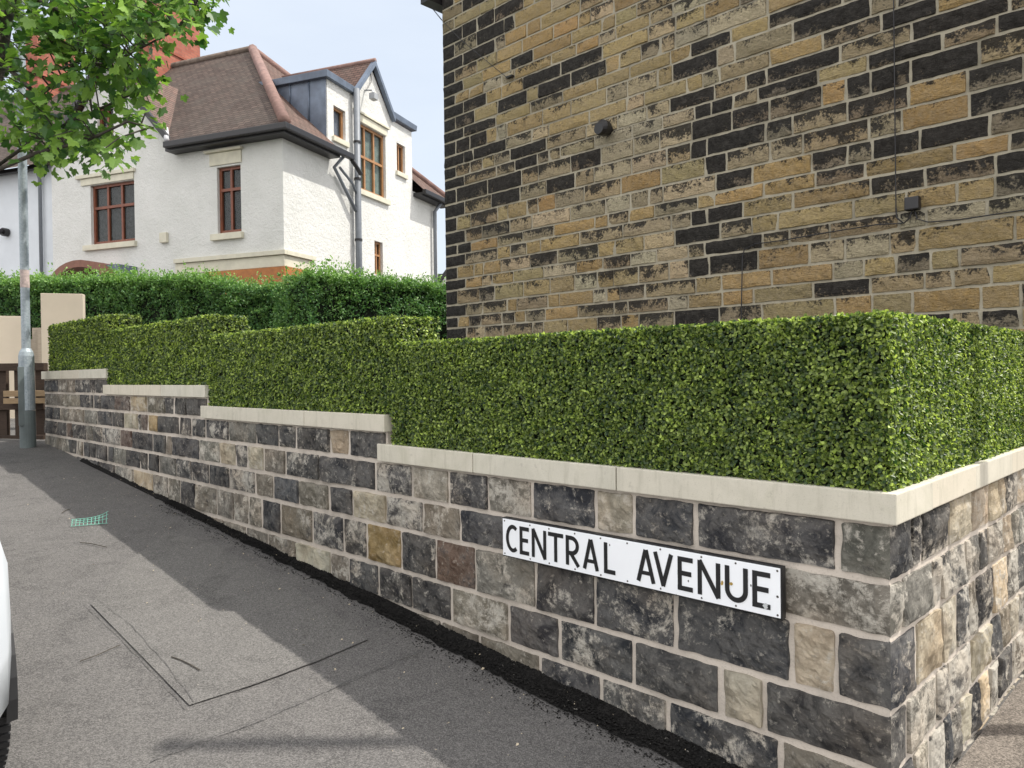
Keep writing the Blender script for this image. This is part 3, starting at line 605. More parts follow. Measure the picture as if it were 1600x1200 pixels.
# cowl, cables and junction box on that wall
def onw(x, y, d=.02): a, z = onb(x, y, BB-d); return wp(a, BB-d, z)
vent = empty('vent_cowl', onw(947, 201, 0), 'black round vent cowl sticking out of the sandstone house side', 'vent')
a, z = onb(947, 201, BB-.05); g = MB(); g.tube([wp(a, BB+.02, z), wp(a, BB-.06, z)], .038, 16); g.build('pipe', M_black, vent, smooth=False)
g = MB(); n = 16
ring = lambda d, r, zz, z_: [wp(a+r*math.cos(t), BB-d, z_+zz*r*math.sin(t)) for t in np.linspace(0, 2*math.pi, n, endpoint=False)]
vv = ring(.05, .062, 1, z)+ring(.115, .068, 1, z-.004)+ring(.155, .048, 1, z-.02); g.add(vv, [(i, (i+1) % n, (i+1) % n+n, i+n) for i in range(n)]+[(i+n, (i+1) % n+n, (i+1) % n+2*n, i+2*n) for i in range(n)]+[tuple(range(2*n, 3*n)), tuple(range(n))]); g.build('hood', M_black, vent, bevel=0)
def cable(name, pts, r, label, cat='cable', group=None):
    g = MB(); g.tube([onw(*p, .025) for p in pts], r, 6); o = origin_to_base(g.build(name, M_black)); return tag(o, label, cat, group)
cable('cable', [(1396, -20), (1397, 60), (1398, 150), (1399, 250), (1400, 328)], .0038, 'thin black cable running straight down the stone wall to the junction box')
cable('cable', [(1400, 325), (1401, 340), (1412, 349), (1422, 340), (1425, 328)], .005, 'short black cable looped under the junction box')
cable('cable', [(1410, 349), (1370, 351), (1300, 362), (1220, 376), (1180, 381), (1163, 390), (1160, 402), (1159, 450), (1158, 510)], .0042, 'black cable following a mortar joint then dropping behind the hedge')
cable('cable', [(1429, 328), (1433, 342), (1450, 347), (1500, 343), (1560, 334), (1640, 322)], .0042, 'black cable running right from the junction box')
cable('cable', [(690, 31), (720, 62), (760, 95), (793, 122)], .003, 'thin wire crossing the top left of the stone wall')
jb = MB(); a, z = onb(1426, 318, BB-.04); jb.box(wp, a-.042, a+.042, BB-.07, BB-.012, z-.042, z+.040); o = origin_to_base(jb.build('junction_box', M_black, bevel=.008)); tag(o, 'small square black junction box on the stone wall where the cables meet', 'junction box')
g = MB(); g.tube([onw(690, 31, .0), pz(661, -5, 9.2), pz(600, -60, 11)], .006, 6); o = origin_to_base(g.build('overhead_wire', M_black)); tag(o, 'overhead wire leaving the top left corner of the stone house', 'wire')
g = MB(); a, z = onb(797, 121, BB-.02); g.box(wp, a-.05, a+.03, BB-.05, BB-.01, z-.008, z+.008); tag(origin_to_base(g.build('wire_bracket', M_black)), 'small dark wire bracket high on the left of the stone wall', 'bracket')

# ------------------------------------------------------------------ white house
house = empty('white_house', hp(0, 0, .85), 'white rendered two-storey house with brown tiled roof, lead dormer and red brick chimneys', 'house')
def wallpanel(g, fr, s0, s1, zb, top, holes, depth=.13, sgn=1):
    """fr(s, d, z); top(s) piecewise linear given as [(s,z)...]; holes (s0,s1,z0,z1)"""
    zt = lambda s: float(np.interp(s, [p[0] for p in top], [p[1] for p in top]))
    ss = sorted(set([s0, s1]+[p[0] for p in top if s0 < p[0] < s1]+[h for q in holes for h in q[:2]]))
    for i in range(len(ss)-1):
        x0, x1 = ss[i], ss[i+1]; lo = min(zt(x0), zt(x1)); zz = sorted(set([zb]+[h for q in holes for h in q[2:] if zb < h < lo-1e-6]))
        for j in range(len(zz)):
            z0 = zz[j]; last = j == len(zz)-1; z1 = None if last else zz[j+1]
            if last:
                if any(q[0] <= x0+1e-6 and q[1] >= x1-1e-6 and q[2] <= z0+1e-6 and q[3] > z0+1e-4 for q in holes): continue
                g.quad(fr(x0, 0, z0), fr(x1, 0, z0), fr(x1, 0, zt(x1)), fr(x0, 0, zt(x0)))
            else:
                if any(q[0] <= x0+1e-6 and q[1] >= x1-1e-6 and q[2] <= z0+1e-6 and q[3] >= z1-1e-6 for q in holes): continue
                g.quad(fr(x0, 0, z0), fr(x1, 0, z0), fr(x1, 0, z1), fr(x0, 0, z1))
    for a0, a1, z0, z1 in holes:
        for p, q in (((a0, z0), (a1, z0)), ((a1, z0), (a1, z1)), ((a1, z1), (a0, z1)), ((a0, z1), (a0, z0))):
            g.quad(fr(p[0], 0, p[1]), fr(q[0], 0, q[1]), fr(q[0], depth*1.6, q[1]), fr(p[0], depth*1.6, p[1]))
FF = lambda s, d, z: hp(s, d, z)       # front: d into house
FS = lambda s, d, z: hp(d, s, z)       # side
def window(fr, s0, s1, z0, z1, mat, cols, transom, fw=.06, depth=.10, back=M_blind, mull=None):
    w = empty('window', fr((s0+s1)/2, depth, z0)); w.location = Vector((np.array(w.location)-base(house)).tolist()); w.parent = house
    g = MB(); bx = lambda a0, a1, b0, b1, d0=depth-.03, d1=depth+.03: g.box(lambda x, y, z: fr(x, y, z), a0, a1, d0, d1, b0, b1)
    bx(s0, s0+fw, z0, z1); bx(s1-fw, s1, z0, z1); bx(s0+fw, s1-fw, z0, z0+fw*1.2); bx(s0+fw, s1-fw, z1-fw, z1)
    n = len(cols)
    for c in cols: s = s0+(s1-s0)*c; bx(s-fw*.45, s+fw*.45, z0+fw*1.2, z1-fw, depth-.027, depth+.027)
    if transom: zz = z0+(z1-z0)*transom; bx(s0+fw, s1-fw, zz-fw*.5, zz+fw*.5, depth-.033, depth+.02)
    g.build('frame', mat, w)
    g = MB(); g.box(lambda x, y, z: fr(x, y, z), s0+fw*.5, s1-fw*.5, depth+.008, depth+.014, z0+.03, z1-.03); g.build('pane', M_glass, w)
    g = MB()
    if back is M_blind:
        g.box(lambda x, y, z: fr(x, y, z), s0+.02, s1-.02, depth+.06, depth+.07, z0+.02, z1-.02); g.build('blind', M_blind, w, fix=False)
    else:
        g.box(lambda x, y, z: fr(x, y, z), s0+.02, s1-.02, depth+.06, depth+.07, z0+.02, z1-.02); g.build('curtain', back, w)
    g = MB(); g.box(lambda x, y, z: fr(x, y, z), s0-.0, s1+.0, depth+.12, depth+.5, z0, z1); g.build('dark_room', M_room, w)
    return w
EZ = 6.30; GL = 6.57; SD = 6.72
fholes = [(4.0, 5.33, 4.42, 5.76), (1.06, 1.68, 4.38, 5.76), (4.58, 5.08, 6.86, 7.5)]
g = MB()
wallpanel(g, FF, 0, GL, .5, [(0, EZ), (2.85, EZ), (4.7, 8.42), (6.55, EZ), (GL, EZ)], fholes)
sholes = [(1.77, 2.23, 6.73, 7.41), (2.70, 3.97, 5.78, 7.36), (4.52, 4.95, 6.64, 7.37), (3.39, 3.77, 3.85, 4.67)]
wallpanel(g, FS, 0, SD, .5, [(0, EZ), (1.49, EZ), (1.5, 7.9), (2.6, 7.9), (3.36, 8.8), (4.24, 7.86), (5.31, 7.86), (5.32, EZ), (SD, EZ)], sholes)
g.quad(hp(0, SD, .5), hp(6.6, SD, .5), hp(6.6, SD, EZ), hp(0, SD, EZ)); g.quad(hp(GL, 0, .5), hp(GL, SD, .5), hp(GL, SD, EZ), hp(GL, 0, EZ))
g.build('rendered_wall', M_rend, house)
# left (recessed) part of the house front
g = MB(); g.box(hp, GL+.001, 11, .12, SD, .5, 6.42); g.build('recessed_wall', plain('blue_white_render', (.60, .63, .66), .85, .06, 2, bump=.5, bs=25), house)
window(FF, 4.0, 5.33, 4.42, 5.76, M_wred, [.34, .66], .62); window(FF, 1.06, 1.68, 4.38, 5.76, M_wred, [.5], .66); window(FF, 4.58, 5.08, 6.86, 7.5, M_wred, [.5], None)
window(FS, 1.77, 2.23, 6.73, 7.41, M_woak, [], None, .055, back=plain('pale_blue_blind', (.35, .4, .5), .6)); window(FS, 2.70, 3.97, 5.78, 7.36, M_woak, [.33, .66], .52, .06, back=M_curt); window(FS, 4.52, 4.95, 6.64, 7.37, M_woak, [.5], None, .05); window(FS, 3.39, 3.77, 3.85, 4.67, M_woak, [.5], .6, .05)
def trim(nm, fr, *bx, mat=M_trim, bev=.006):
    g = MB(); g.box(fr, *bx); return g.build(nm, mat, house, bevel=bev)
trim('lintel', FF, 4.0-.05, 5.73, -.07, .0, 5.93, 6.01); trim('lintel', FF, 4.0, 5.6, -.03, 0, 5.775, 5.925); trim('sill', FF, 3.94, 5.52, -.08, .09, 4.29, 4.41)
trim('lintel', FF, .98, 1.95, -.09, 0, 6.06, 6.11); trim('lintel', FF, 1.02, 1.85, -.03, 0, 5.80, 6.055); trim('sill', FF, 1.0, 1.82, -.08, .09, 4.24, 4.37)
for args in ((FF, -.03, 2.83), (FS, -.0, .95)):
    trim('string_course', args[0], args[1]-(.05 if args[0] is FF else 0), args[2], -.08, 0 if args[0] is FF else 0, 3.83, 3.92); trim('cream_band', args[0], args[1]+.0, args[2], -.03, 0, 3.60, 3.825)
trim('timber_fascia', FF, -.05, 2.0, -.06, 0, 3.1, 3.59, mat=M_orange); trim('timber_fascia', FS, 0, .9, -.062, -.001, 3.1, 3.59, mat=M_orange)
trim('sill', FS, 1.70, 2.30, -.06, .08, 6.60, 6.71); trim('sill', FS, 2.6, 4.08, -.07, .08, 5.65, 5.77); trim('sill', FS, 4.45, 5.0, -.06, .08, 6.52, 6.63); trim('lintel', FS, 2.55, 4.1, -.06, 0, 7.55, 7.60); trim('lintel', FS, 2.66, 4.02, -.02, 0, 7.37, 7.54)
# roof: helper for tiled planes with uv (along eaves, up slope)
def plane(g, pts, o, du, dv):
    n = len(g.v); g.add(pts, [tuple(range(len(pts)))]); g.uv = (g.uv or [])+[(float((p-o)@du), float((p-o)@dv)) for p in pts]
def tiled(nm, polys, mat):
    g = MB(); g.uv = []
    for pts in polys:
        pts = [np.array(p) for p in pts]; n_ = np.cross(pts[1]-pts[0], pts[2]-pts[0]); n_ /= np.linalg.norm(n_); du = np.cross(UP, n_); du /= np.linalg.norm(du); dv = np.cross(n_, du); dv = dv*np.sign(dv[2]); plane(g, pts, pts[0], du, dv)
    return g.build(nm, mat, house, fix=False)
ez = 6.34; O = -.30; AP = (3.55, 3.36, 9.86)
ap = hp(*AP); ridge_l = hp(14, 3.36, 9.86)
# slope of the front plane
zf = lambda k: ez+(k-O)*(9.86-ez)/(3.36-O)
gp = (4.7, 8.55)  # cross-gable peak
kv = O+(gp[1]-ez)*(3.36-O)/(9.86-ez)
h_at = lambda z: O+(z-ez)*(3.55-O)/(9.86-ez)
tiled('roof', [[hp(O, O, ez), hp(2.72, O, ez), hp(4.7, kv, gp[1]), hp(6.68, O, ez), hp(14, O, ez), ridge_l, ap]], M_tile)
tiled('roof', [[hp(O, SD-O, ez), hp(O, 5.33, ez), hp(h_at(7.9), 5.33, 7.9), hp(h_at(7.9), 1.5, 7.9), hp(O, 1.5, ez), hp(O, O, ez), ap]], M_tile2)
tiled('roof', [[hp(14, SD-O, ez), hp(O, SD-O, ez), ap, ridge_l]], M_tile)
tiled('gable_roof', [[hp(2.72, -.14, ez), hp(4.7, kv, gp[1]), hp(4.7, -.14, gp[1])], [hp(6.68, -.14, ez), hp(4.7, -.14, gp[1]), hp(4.7, kv, gp[1])]], M_tile2)
def bar(nm, pts, r, mat, n=8, parent=house): g = MB(); g.tube(pts, r, n); return g.build(nm, mat, parent, smooth=True)
bar('hip_ridge', [hp(O, O, ez+.03), hp(*AP)+[0, 0, .03]], .12, M_ridge); bar('hip_ridge', [hp(O, SD-O, ez+.03), hp(*AP)+[0, 0, .02]], .10, M_ridge); bar('ridge_tiles', [hp(*AP)+[0, 0, .03], ridge_l], .09, plain('mossy_ridge', (.13, .10, .08), .9, .4, 8))
bar('valley_flashing', [hp(2.75, O+.02, ez+.05), hp(3.55, O+.78, ez+.78)], .055, M_leadw)
# bargeboards of the front gable
for s in (1, -1):
    g = MB(); p0, p1 = (4.7-s*2.02, 6.2), (4.7, 8.42)
    g.hexa([hp(h, k, z+dz) for dz in (0, .17) for (h, z), k in ((p0, -.2), (p1, -.2), (p1, -.12), (p0, -.12))]); g.build('bargeboard', M_black, house)
# gutters and black soffits
trim('gutter', hp, O-.09, 2.75, O-.09, O+.02, 6.20, 6.33, mat=M_black, bev=.02); trim('gutter', hp, O-.089, O+.02, O+.021, 2.0, 6.201, 6.331, mat=M_black, bev=.02); trim('gutter', hp, O-.09, O+.02, 5.35, SD+.35, 6.20, 6.33, mat=M_black, bev=.02)
trim('soffit', hp, O+.021, 2.8, O+.021, -.001, 6.16, 6.25, mat=M_black, bev=.002); trim('soffit', hp, O+.022, -.001, 0, 1.6, 6.161, 6.251, mat=M_black, bev=.002); trim('soffit', hp, O+.022, -.001, 5.36, SD+.25, 6.161, 6.251, mat=M_black, bev=.002)
trim('gutter', hp, 6.75, 11.3, -.05, .06, 6.33, 6.43, mat=M_black, bev=.015)
# side dormer: flat lead roofs each side of a small gable
g = MB(); g.hexa([hp(.0, 1.5, 6.3), hp(.001, 1.5, 6.3), hp(.001, 1.53, 6.3), hp(0, 1.53, 6.3), hp(0, 1.5, 7.9), hp(h_at(7.9), 1.5, 7.9), hp(h_at(7.9), 1.53, 7.9), hp(0, 1.53, 7.9)]); g.build('lead_cheek', M_lead, house)
for hh in (.45, .95): bar('lead_roll', [hp(hh, 1.485, ez+(hh-O)*.915), hp(hh, 1.485, 7.9)], .018, M_lead)
for b0, b1 in ((1.40, 2.62), (4.20, 5.42)):
    g = MB(); g.hexa([hp(-.10, b0, 7.90), hp(h_at(7.95)+.1, b0, 7.90), hp(h_at(7.95)+.1, b1, 7.90), hp(-.10, b1, 7.90), hp(-.12, b0-.03, 8.04), hp(h_at(8.1)+.1, b0-.03, 8.04), hp(h_at(8.1)+.1, b1, 8.04), hp(-.12, b1, 8.04)]); g.build('dormer_lead_roof', M_lead, house, bevel=.01)
tiled('dormer_roof', [[hp(-.12, 2.50, 7.92), hp(h_at(7.92), 2.50, 7.92), hp(h_at(8.98), 3.36, 8.98), hp(-.12, 3.36, 8.98)], [hp(-.12, 4.25, 7.9), hp(-.12, 3.36, 8.98), hp(h_at(8.98), 3.36, 8.98), hp(h_at(7.9), 4.25, 7.9)]], M_tile2)
bar('dormer_ridge', [hp(-.12, 3.36, 8.99), hp(h_at(9), 3.36, 8.99)], .06, M_ridge)
for s, e in ((2.50, 7.85), (4.27, 7.80)):
    g = MB(); g.hexa([hp(h, k, z+dz) for dz in (0, .13) for (k, z), h in (((s, e), -.13), ((3.36, 8.86), -.13), ((3.36, 8.86), -.02), ((s, e), -.02))]); g.build('lead_verge', M_lead, house)
# pipes
bar('downpipe', [hp(-.13, 2.5, 8.0), hp(-.13, 2.5, .9)], .075, M_grey, 12)
bar('gutter_pipe', [hp(-.33, 1.95, 6.22), hp(-.25, 2.45, 6.02)], .05, M_black)
bar('waste_pipe', [hp(-.28, 1.75, 6.25), hp(-.10, 1.62, 5.98), hp(-.10, 2.0, 5.62), hp(-.12, 2.42, 5.18)], .04, M_grey); bar('waste_pipe', [hp(-.12, 1.8, 6.02), hp(-.12, 2.3, 5.78), hp(-.12, 2.47, 5.55)], .03, M_grey)
for z in (4.5, 5.9, 6.75): g = MB(); g.tube([hp(-.13, 2.5, z), hp(-.13, 2.5, z+.05)], .09, 12); g.build('pipe_clip', M_black, house)
bar('downpipe', [hp(-.25, 6.5, 6.2), hp(-.1, 6.4, 5.95), hp(-.1, 6.4, .9)], .05, M_grey)
bar('downpipe', [hp(7.0, -.06, 6.33), hp(7.02, .04, 6.1), hp(7.02, .04, .9)], .04, M_grey)
# chimneys
def chimney(h0, h1, k0, k1, z0, z1):
    g = MB(); g.uv = []
    def side(p, q):
        l = np.linalg.norm(np.array(hp(*q, 0))-np.array(hp(*p, 0))); g.add([hp(*p, z0), hp(*q, z0), hp(*q, z1), hp(*p, z1)], [(0, 1, 2, 3)]); g.uv += [(0, 0), (l, 0), (l, z1-z0), (0, z1-z0)]
    c = [(h0, k0), (h1, k0), (h1, k1), (h0, k1)]
    for i in range(4): side(c[i], c[(i+1) % 4])
    g.add([hp(*q, z1) for q in c], [(0, 1, 2, 3)]); g.uv += [(0, 0)]*4
    ch = g.build('chimney', M_brick, house, fix=False)
    for zz in (z0+(z1-z0)*.45, z1-.22):
        g = MB(); g.box(hp, h0-.035, h1+.035, k0-.035, k1+.035, zz, zz+.06); g.build('brick_band', plain('dark_red_brick', (.26, .075, .045), .9), ch)
    for f in (.3, .7):
        g = MB(); hc = h0+(h1-h0)*f; kc = (k0+k1)/2; g.tube([hp(hc, kc, z1-.02), hp(hc, kc, z1+.35)], [.13, .11], 14); g.build('chimney_pot', M_ridge, ch, smooth=False)
    return ch
chimney(6.25, 6.67, 2.6, 4.35, 8.8, 11.9); chimney(10.5, 10.98, 2.6, 3.8, 8.8, 11.5)
# little things on the walls
g = MB(); g.box(hp, 3.03, 3.23, -.07, 0, 4.30, 4.52); o = tag(origin_to_base(g.build('alarm_box', M_trim, bevel=.015)), 'small cream alarm box on the white house front between its windows', 'alarm box')
g = MB(); g.tube([hp(8.26, .1, 4.96), hp(8.26, -.02, 4.96)], .10, 12); g.tube([hp(8.26, -.02, 4.98), hp(8.26, -.14, 4.93)], .06, 10); tag(origin_to_base(g.build('wall_lamp', M_black)), 'black wall lamp at the left edge of the white house front', 'wall lamp')
g = MB(); g.tube([hp(0, 3.05, 8.18), hp(-.25, 2.98, 8.12), hp(-.30, 2.95, 8.0)], .02, 6); g.box(hp, -.38, -.24, 2.86, 3.04, 7.88, 8.02); tag(origin_to_base(g.build('floodlight', plain('grey_floodlight', (.3, .31, .32), .5))), 'small grey floodlight bracket under the gable of the white house', 'floodlight')
g = MB(); g.tube([hp(-.02, 3.3, 8.7), hp(-.04, 3.28, 8.45), hp(-.03, 3.08, 8.2)], .012, 6); tag(origin_to_base(g.build('cable', M_black)), 'short dark cable hanging in the gable of the white house above the floodlight', 'cable')
# porch hood peeping over the privet
pr = empty('porch_hood', hp(4.85, -.6, 2.0), 'dark porch hood with brown verge against the white house front', 'porch')
g = MB(); n = 14
arc = [(4.85+.95*math.cos(t), 3.33+.62*math.sin(t)) for t in np.linspace(0, math.pi, n)]; inn = [(4.85+.83*math.cos(t), 3.28+.52*math.sin(t)) for t in np.linspace(0, math.pi, n)]
vs = [hp(x, -.75, z) for x, z in arc]+[hp(x, -.75, z) for x, z in inn]+[hp(x, 0, z) for x, z in arc]+[hp(x, 0, z) for x, z in inn]
g.add(vs, [(i, i+1, n+i+1, n+i) for i in range(n-1)]+[(i, i+1, 2*n+i+1, 2*n+i) for i in range(n-1)]+[(n+i, n+i+1, 3*n+i+1, 3*n+i) for i in range(n-1)]); g.build('arched_verge', plain('brown_verge', (.2, .09, .06), .7), pr)
g = MB(); g.box(hp, 3.95, 4.6, -.5, -.0, 3.55, 3.84); g.build('slate_top', M_lead, pr)
for x in (3.98, 5.72): g = MB(); g.box(hp, x-.06, x+.06, -.7, -.58, .85, 3.46); g.build('post', M_wred, pr)
# far rear house seen in the gap
fh = empty('far_house', pz(700, 500, 40)*[1, 1, 0]+[0, 0, 1], 'distant pale house gable with dark chimney in the gap beside the stone wall', 'house')
fb = pz(700, 500, 40)
g = MB(); x0, y0 = fb[0], fb[1]
fx = lambda x, y, z: np.array([x0+x, y0+y, z])
g.add([fx(-.45, 0, 1), fx(8, 0, 1), fx(8, 0, 8), fx(3.2, 0, 11), fx(-.45, 0, 6.2), fx(-.45, 8, 1), fx(8, 8, 1), fx(8, 8, 8), fx(3.2, 8, 11), fx(-.45, 8, 6.2)], [(0, 1, 2, 3, 4), (5, 6, 7, 8, 9), (0, 4, 9, 5), (1, 2, 7, 6)]); g.build('wall', M_rend, fh)
g = MB(); g.hexa([fx(-.9, -.3, 5.7), fx(3.2, -.3, 11.1), fx(3.2, 8.3, 11.1), fx(-.9, 8.3, 5.7), fx(-.9, -.3, 5.9), fx(3.2, -.3, 11.3), fx(3.2, 8.3, 11.3), fx(-.9, 8.3, 5.9)]); g.build('roof', M_black, fh)
g = MB(); g.box(fx, -1.0, -.15, 2, 3, 1, 7.1); g.build('chimney', plain('dark_chimney', (.06, .055, .06), .8), fh)

# ------------------------------------------------------------------ privet hedges
def privet(label, P0, P1, thick, z0, z1, nrm, n_front, n_top, seedofs):
    P0 = np.array(P0, float); P1 = np.array(P1, float); Ln = np.linalg.norm(P1-P0); dr = (P1-P0)/Ln; nb = np.array(nrm, float)
    o = empty('privet_hedge', [*(P0+P1)[:2]/2, z0], label, 'hedge', 'loose privet hedges in front of the white house')
    g = MB(); fr = lambda x, y, z: np.array([*(P0[:2]+dr[:2]*x-nb[:2]*y), z]); cut = Ln-1.9 if seedofs == 1 else Ln-.06; g.box(fr, .05, cut, .12, thick-.1, z0, z1-.12)
    g.box(fr, cut+.001, Ln-.05, .121, thick-.1, z0, z1-(.30 if seedofs == 1 else .13)); g.build('hedge_core', M_core, o)
    acc = []
    def grp(n, f, nn, lo, k, ups=0):
        u = RNG.random(n); v = RNG.random(n); P = np.array([f(a, b) for a, b in zip(u, v)]); nz = np.array([noise.noise(Vector((p*1.6).tolist()))*.7+noise.noise(Vector((p*4.5).tolist()))*.5 for p in P])
        out = (nz*.16+RNG.uniform(-.09, .05, n)); P = P+np.array(nn)*out[:, None]
        if ups: P[:, 2] += RNG.random(n)**4*ups
        P = np.repeat(P, k, 0); N = len(P); P = P+RNG.normal(0, .022, (N, 3)); rd = RNG.normal(size=(N, 3)); rd /= np.linalg.norm(rd, axis=1)[:, None]
        Ld = rd*.8+np.array(nn)*.35+np.array([0, 0, .45]); nr2 = np.array(nn)*.5+UP*.6+RNG.normal(0, .5, (N, 3)); acc.append((P, Ld, nr2, np.repeat(nz, k), np.full(N, 1. if ups else 0.)))
    grp(n_front, lambda a, b: fr(a*Ln, .05, z1-.05-(z1-z0-.1)*b**1.8), nb, 0, 6)
    grp(n_top, lambda a, b: fr(a*Ln, b*thick, z1-.05), UP, 0, 6, .17)
    grp(n_front//6, lambda a, b: fr(Ln-.02, b*thick, z1-.05-1.2*a), dr, 0, 6); grp(n_front//6, lambda a, b: fr(.02, b*thick, z1-.05-1.2*a), -dr, 0, 6)
    P, Ld, nr2, nz, top = [np.concatenate([a[i] for a in acc]) for i in range(5)]; N = len(P)
    al = np.clip(((P-P0)@dr-(Ln-1.9))/.5, 0, 1); hi = np.clip((P[:, 2]-z1+.6)/.5, 0, 1)
    if seedofs == 1: P[:, 2] -= .17*al*hi      # trimmed lower towards its right end
    hgt = np.clip((P[:, 2]-(z1-.30))/.5, 0, 1)          # leaf colour turns paler and yellower towards the top
    t = np.clip(RNG.random(N)*.6+hgt*.45+nz*.2-.1, 0, 1)[:, None]; c = np.array([.085, .20, .07])*(1-t)+np.array([.30, .50, .10])*t; c *= RNG.uniform(.75, 1.2, (N, 1))
    ln = RNG.uniform(.028, .05, N); leaves('foliage', M_priv, o, P, Ld, nr2, ln, ln*.5, c)
privet('long dark green privet hedge in front of the white house, topped with yellower upright shoots', (-9.6, 11.5, 0), (-2.75, 11.0, 0), .9, .75, 2.91, (-.07, -1, 0), 10500, 3600, 1)
privet('shorter privet hedge running away beside the left edge of the stone house', (-2.72, 10.0, 0), (.6, 13.3, 0), .9, .7, 2.80, (.7, -.71, 0), 5200, 2000, 2)

# ------------------------------------------------------------------ street lamp, gate, piers
lp = pz(44, 700, 8.5); lp[2] = gz(9.15, -.2)
lamp = empty('street_lamp', lp, 'galvanised steel street lamp column standing at the far end of the stone wall', 'street lamp')
lx = lambda r, z0, z1, n=20: MB().tube([lp*[1, 1, 0]+[0, 0, z0], lp*[1, 1, 0]+[0, 0, z1]], r, n)
lx(.078, lp[2]+.42, 1.64).build('base_compartment', M_galv, lamp, smooth=False); lx(.080, lp[2]-.05, lp[2]+.415).build('painted_foot', M_galvd, lamp)
MB().tube([lp*[1, 1, 0]+[0, 0, 1.641], lp*[1, 1, 0]+[0, 0, 1.69], lp*[1, 1, 0]+[0, 0, 1.73]], [.078, .068, .046], 20).build('shoulder', M_galv, lamp)
lx(.045, 1.731, 8.6).build('column', M_galv, lamp); lx(.0465, 2.42, 2.62).build('label_band', plain('faded_band', (.5, .4, .37), .7, .3, 30), lamp)
vd = -lp*[1, 1, 0]; vd /= np.linalg.norm(vd); sdv = np.array([vd[1], -vd[0], 0])
g = MB(); dfr = lambda x, y, z: lp*[1, 1, 0]+x*sdv+vd*y+UP*z; g.box(dfr, .02, .085, .035, .074, .82+.03, 1.52); g.build('access_door', M_galvd, lamp, bevel=.006)
g = MB(); g.tube([lp*[1, 1, 0]+[0, 0, 8.55], lp*[1, 1, 0]+[-.4, -.5, 8.75]], .03, 10); g.build('bracket_arm', M_galv, lamp); g = MB(); g.box(lambda x, y, z: lp*[1, 1, 0]+[x, y, z], -.62, -.30, -1.0, -.45, 8.70, 8.80); g.build('lantern', M_galv, lamp, bevel=.03)
# second, unseen-top column whose shadow crosses the coping and pavement
p2 = np.array([2.95, 2.96, gz(-.7, 1.8)]); pole = empty('telegraph_pole', p2, 'plain slim pole beside the return of the garden wall, casting its shadow on the coping', 'pole')
MB().tube([p2-[0, 0, .3], p2+[0, 0, 7.0]], [.042, .036], 16).build('shaft', M_wdark, pole); MB().tube([p2+[0, 0, 7.0], p2+[0, 0, 7.05]], [.055, .02], 16).build('cap', M_galv, pole)
# stone piers
pd = np.array([.958, .287, 0]); pn = np.array([.287, -.958, 0])
def pier(px0, px1, py, depth, label):
    p = pz(px0, py, depth); w_ = (px1-px0)/F*depth; b0 = p*[1, 1, 0]; fr = lambda x, y, z: b0+pd*x-pn*y+UP*z
    g = MB(); g.box(fr, 0, w_, 0, .12, .3, p[2]); o = origin_to_base(g.build('gate_pier', M_slab, bevel=.006)); tag(o, label, 'gate pier', 'pale stone gate piers')
pier(63, 122, 458, 9.75, 'tall pale sawn stone gate pier behind the far end of the clipped hedge'); pier(-60, 30, 493, 10.7, 'pale sawn stone gate pier at the left edge behind the lamp column')
# low masonry linking, pale fence boards
fnc = empty('board_fence', pz(50, 560, 10.6)*[1, 1, 0]+[0, 0, .7], 'pale vertical board fence between the two stone gate piers', 'fence')
for i in range(4):
    p = pz(33+i*8.5, 512 if i > 1 else 530, 10.6); g = MB(); b0 = p*[1, 1, 0]; fr = lambda x, y, z: b0+pd*x-pn*y+UP*z; g.box(fr, 0, .072, 0, .02, .7, p[2]); g.build('board', M_wlight, fnc)
# dark timber gate frame at the far end of the wall
gt = empty('timber_gate', pz(35, 690, 9.0)*[1, 1, 0]+[0, 0, .58], 'dark timber gate frame with open rails behind the lamp column', 'gate')
def gb(nm, x0, x1, y0, y1, depth=9.1, th_=.06, mat=M_wdark):
    p = pz(x0, y1, depth); q = pz(x1, y0, depth); b0 = p*[1, 1, 0]; w_ = q[0]-p[0]; fr = lambda x, y, z: b0+np.array([1, .0, 0])*x+np.array([0, 1, 0])*y+UP*z
    g = MB(); g.box(fr, 0, w_, 0, th_, p[2], q[2]); g.build(nm, mat, gt, bevel=.004)
gb('post', -40, -25, 565, 700); gb('post', -2, 9, 572, 697); gb('post', 57, 70, 567, 703); gb('post', 24, 34, 578, 694, 9.1, .05)
gb('rail', -40, 68, 567, 580, 9.04); gb('rail', -40, 68, 630, 641, 9.04); gb('rail', -40, 68, 680, 693, 9.04)
bs_ = empty('timber_boards', pz(60, 632, 8.85), 'two tan timber boards laid through the gate rails, ends poking past the wall', 'boards')
for y0, y1, x1 in ((610, 620, 80), (621.5, 631, 84)):
    p = pz(5, y1, 8.9); q = pz(x1, y0, 8.9); b0 = p*[1, 1, 0]; fr = lambda x, y, z: b0+np.array([1, -.02, 0])*x+np.array([0, 1, 0])*y+UP*z; g = MB(); g.box(fr, 0, q[0]-p[0], 0, .11, p[2], q[2]); g.build('board', M_wtan, bs_, bevel=.003)

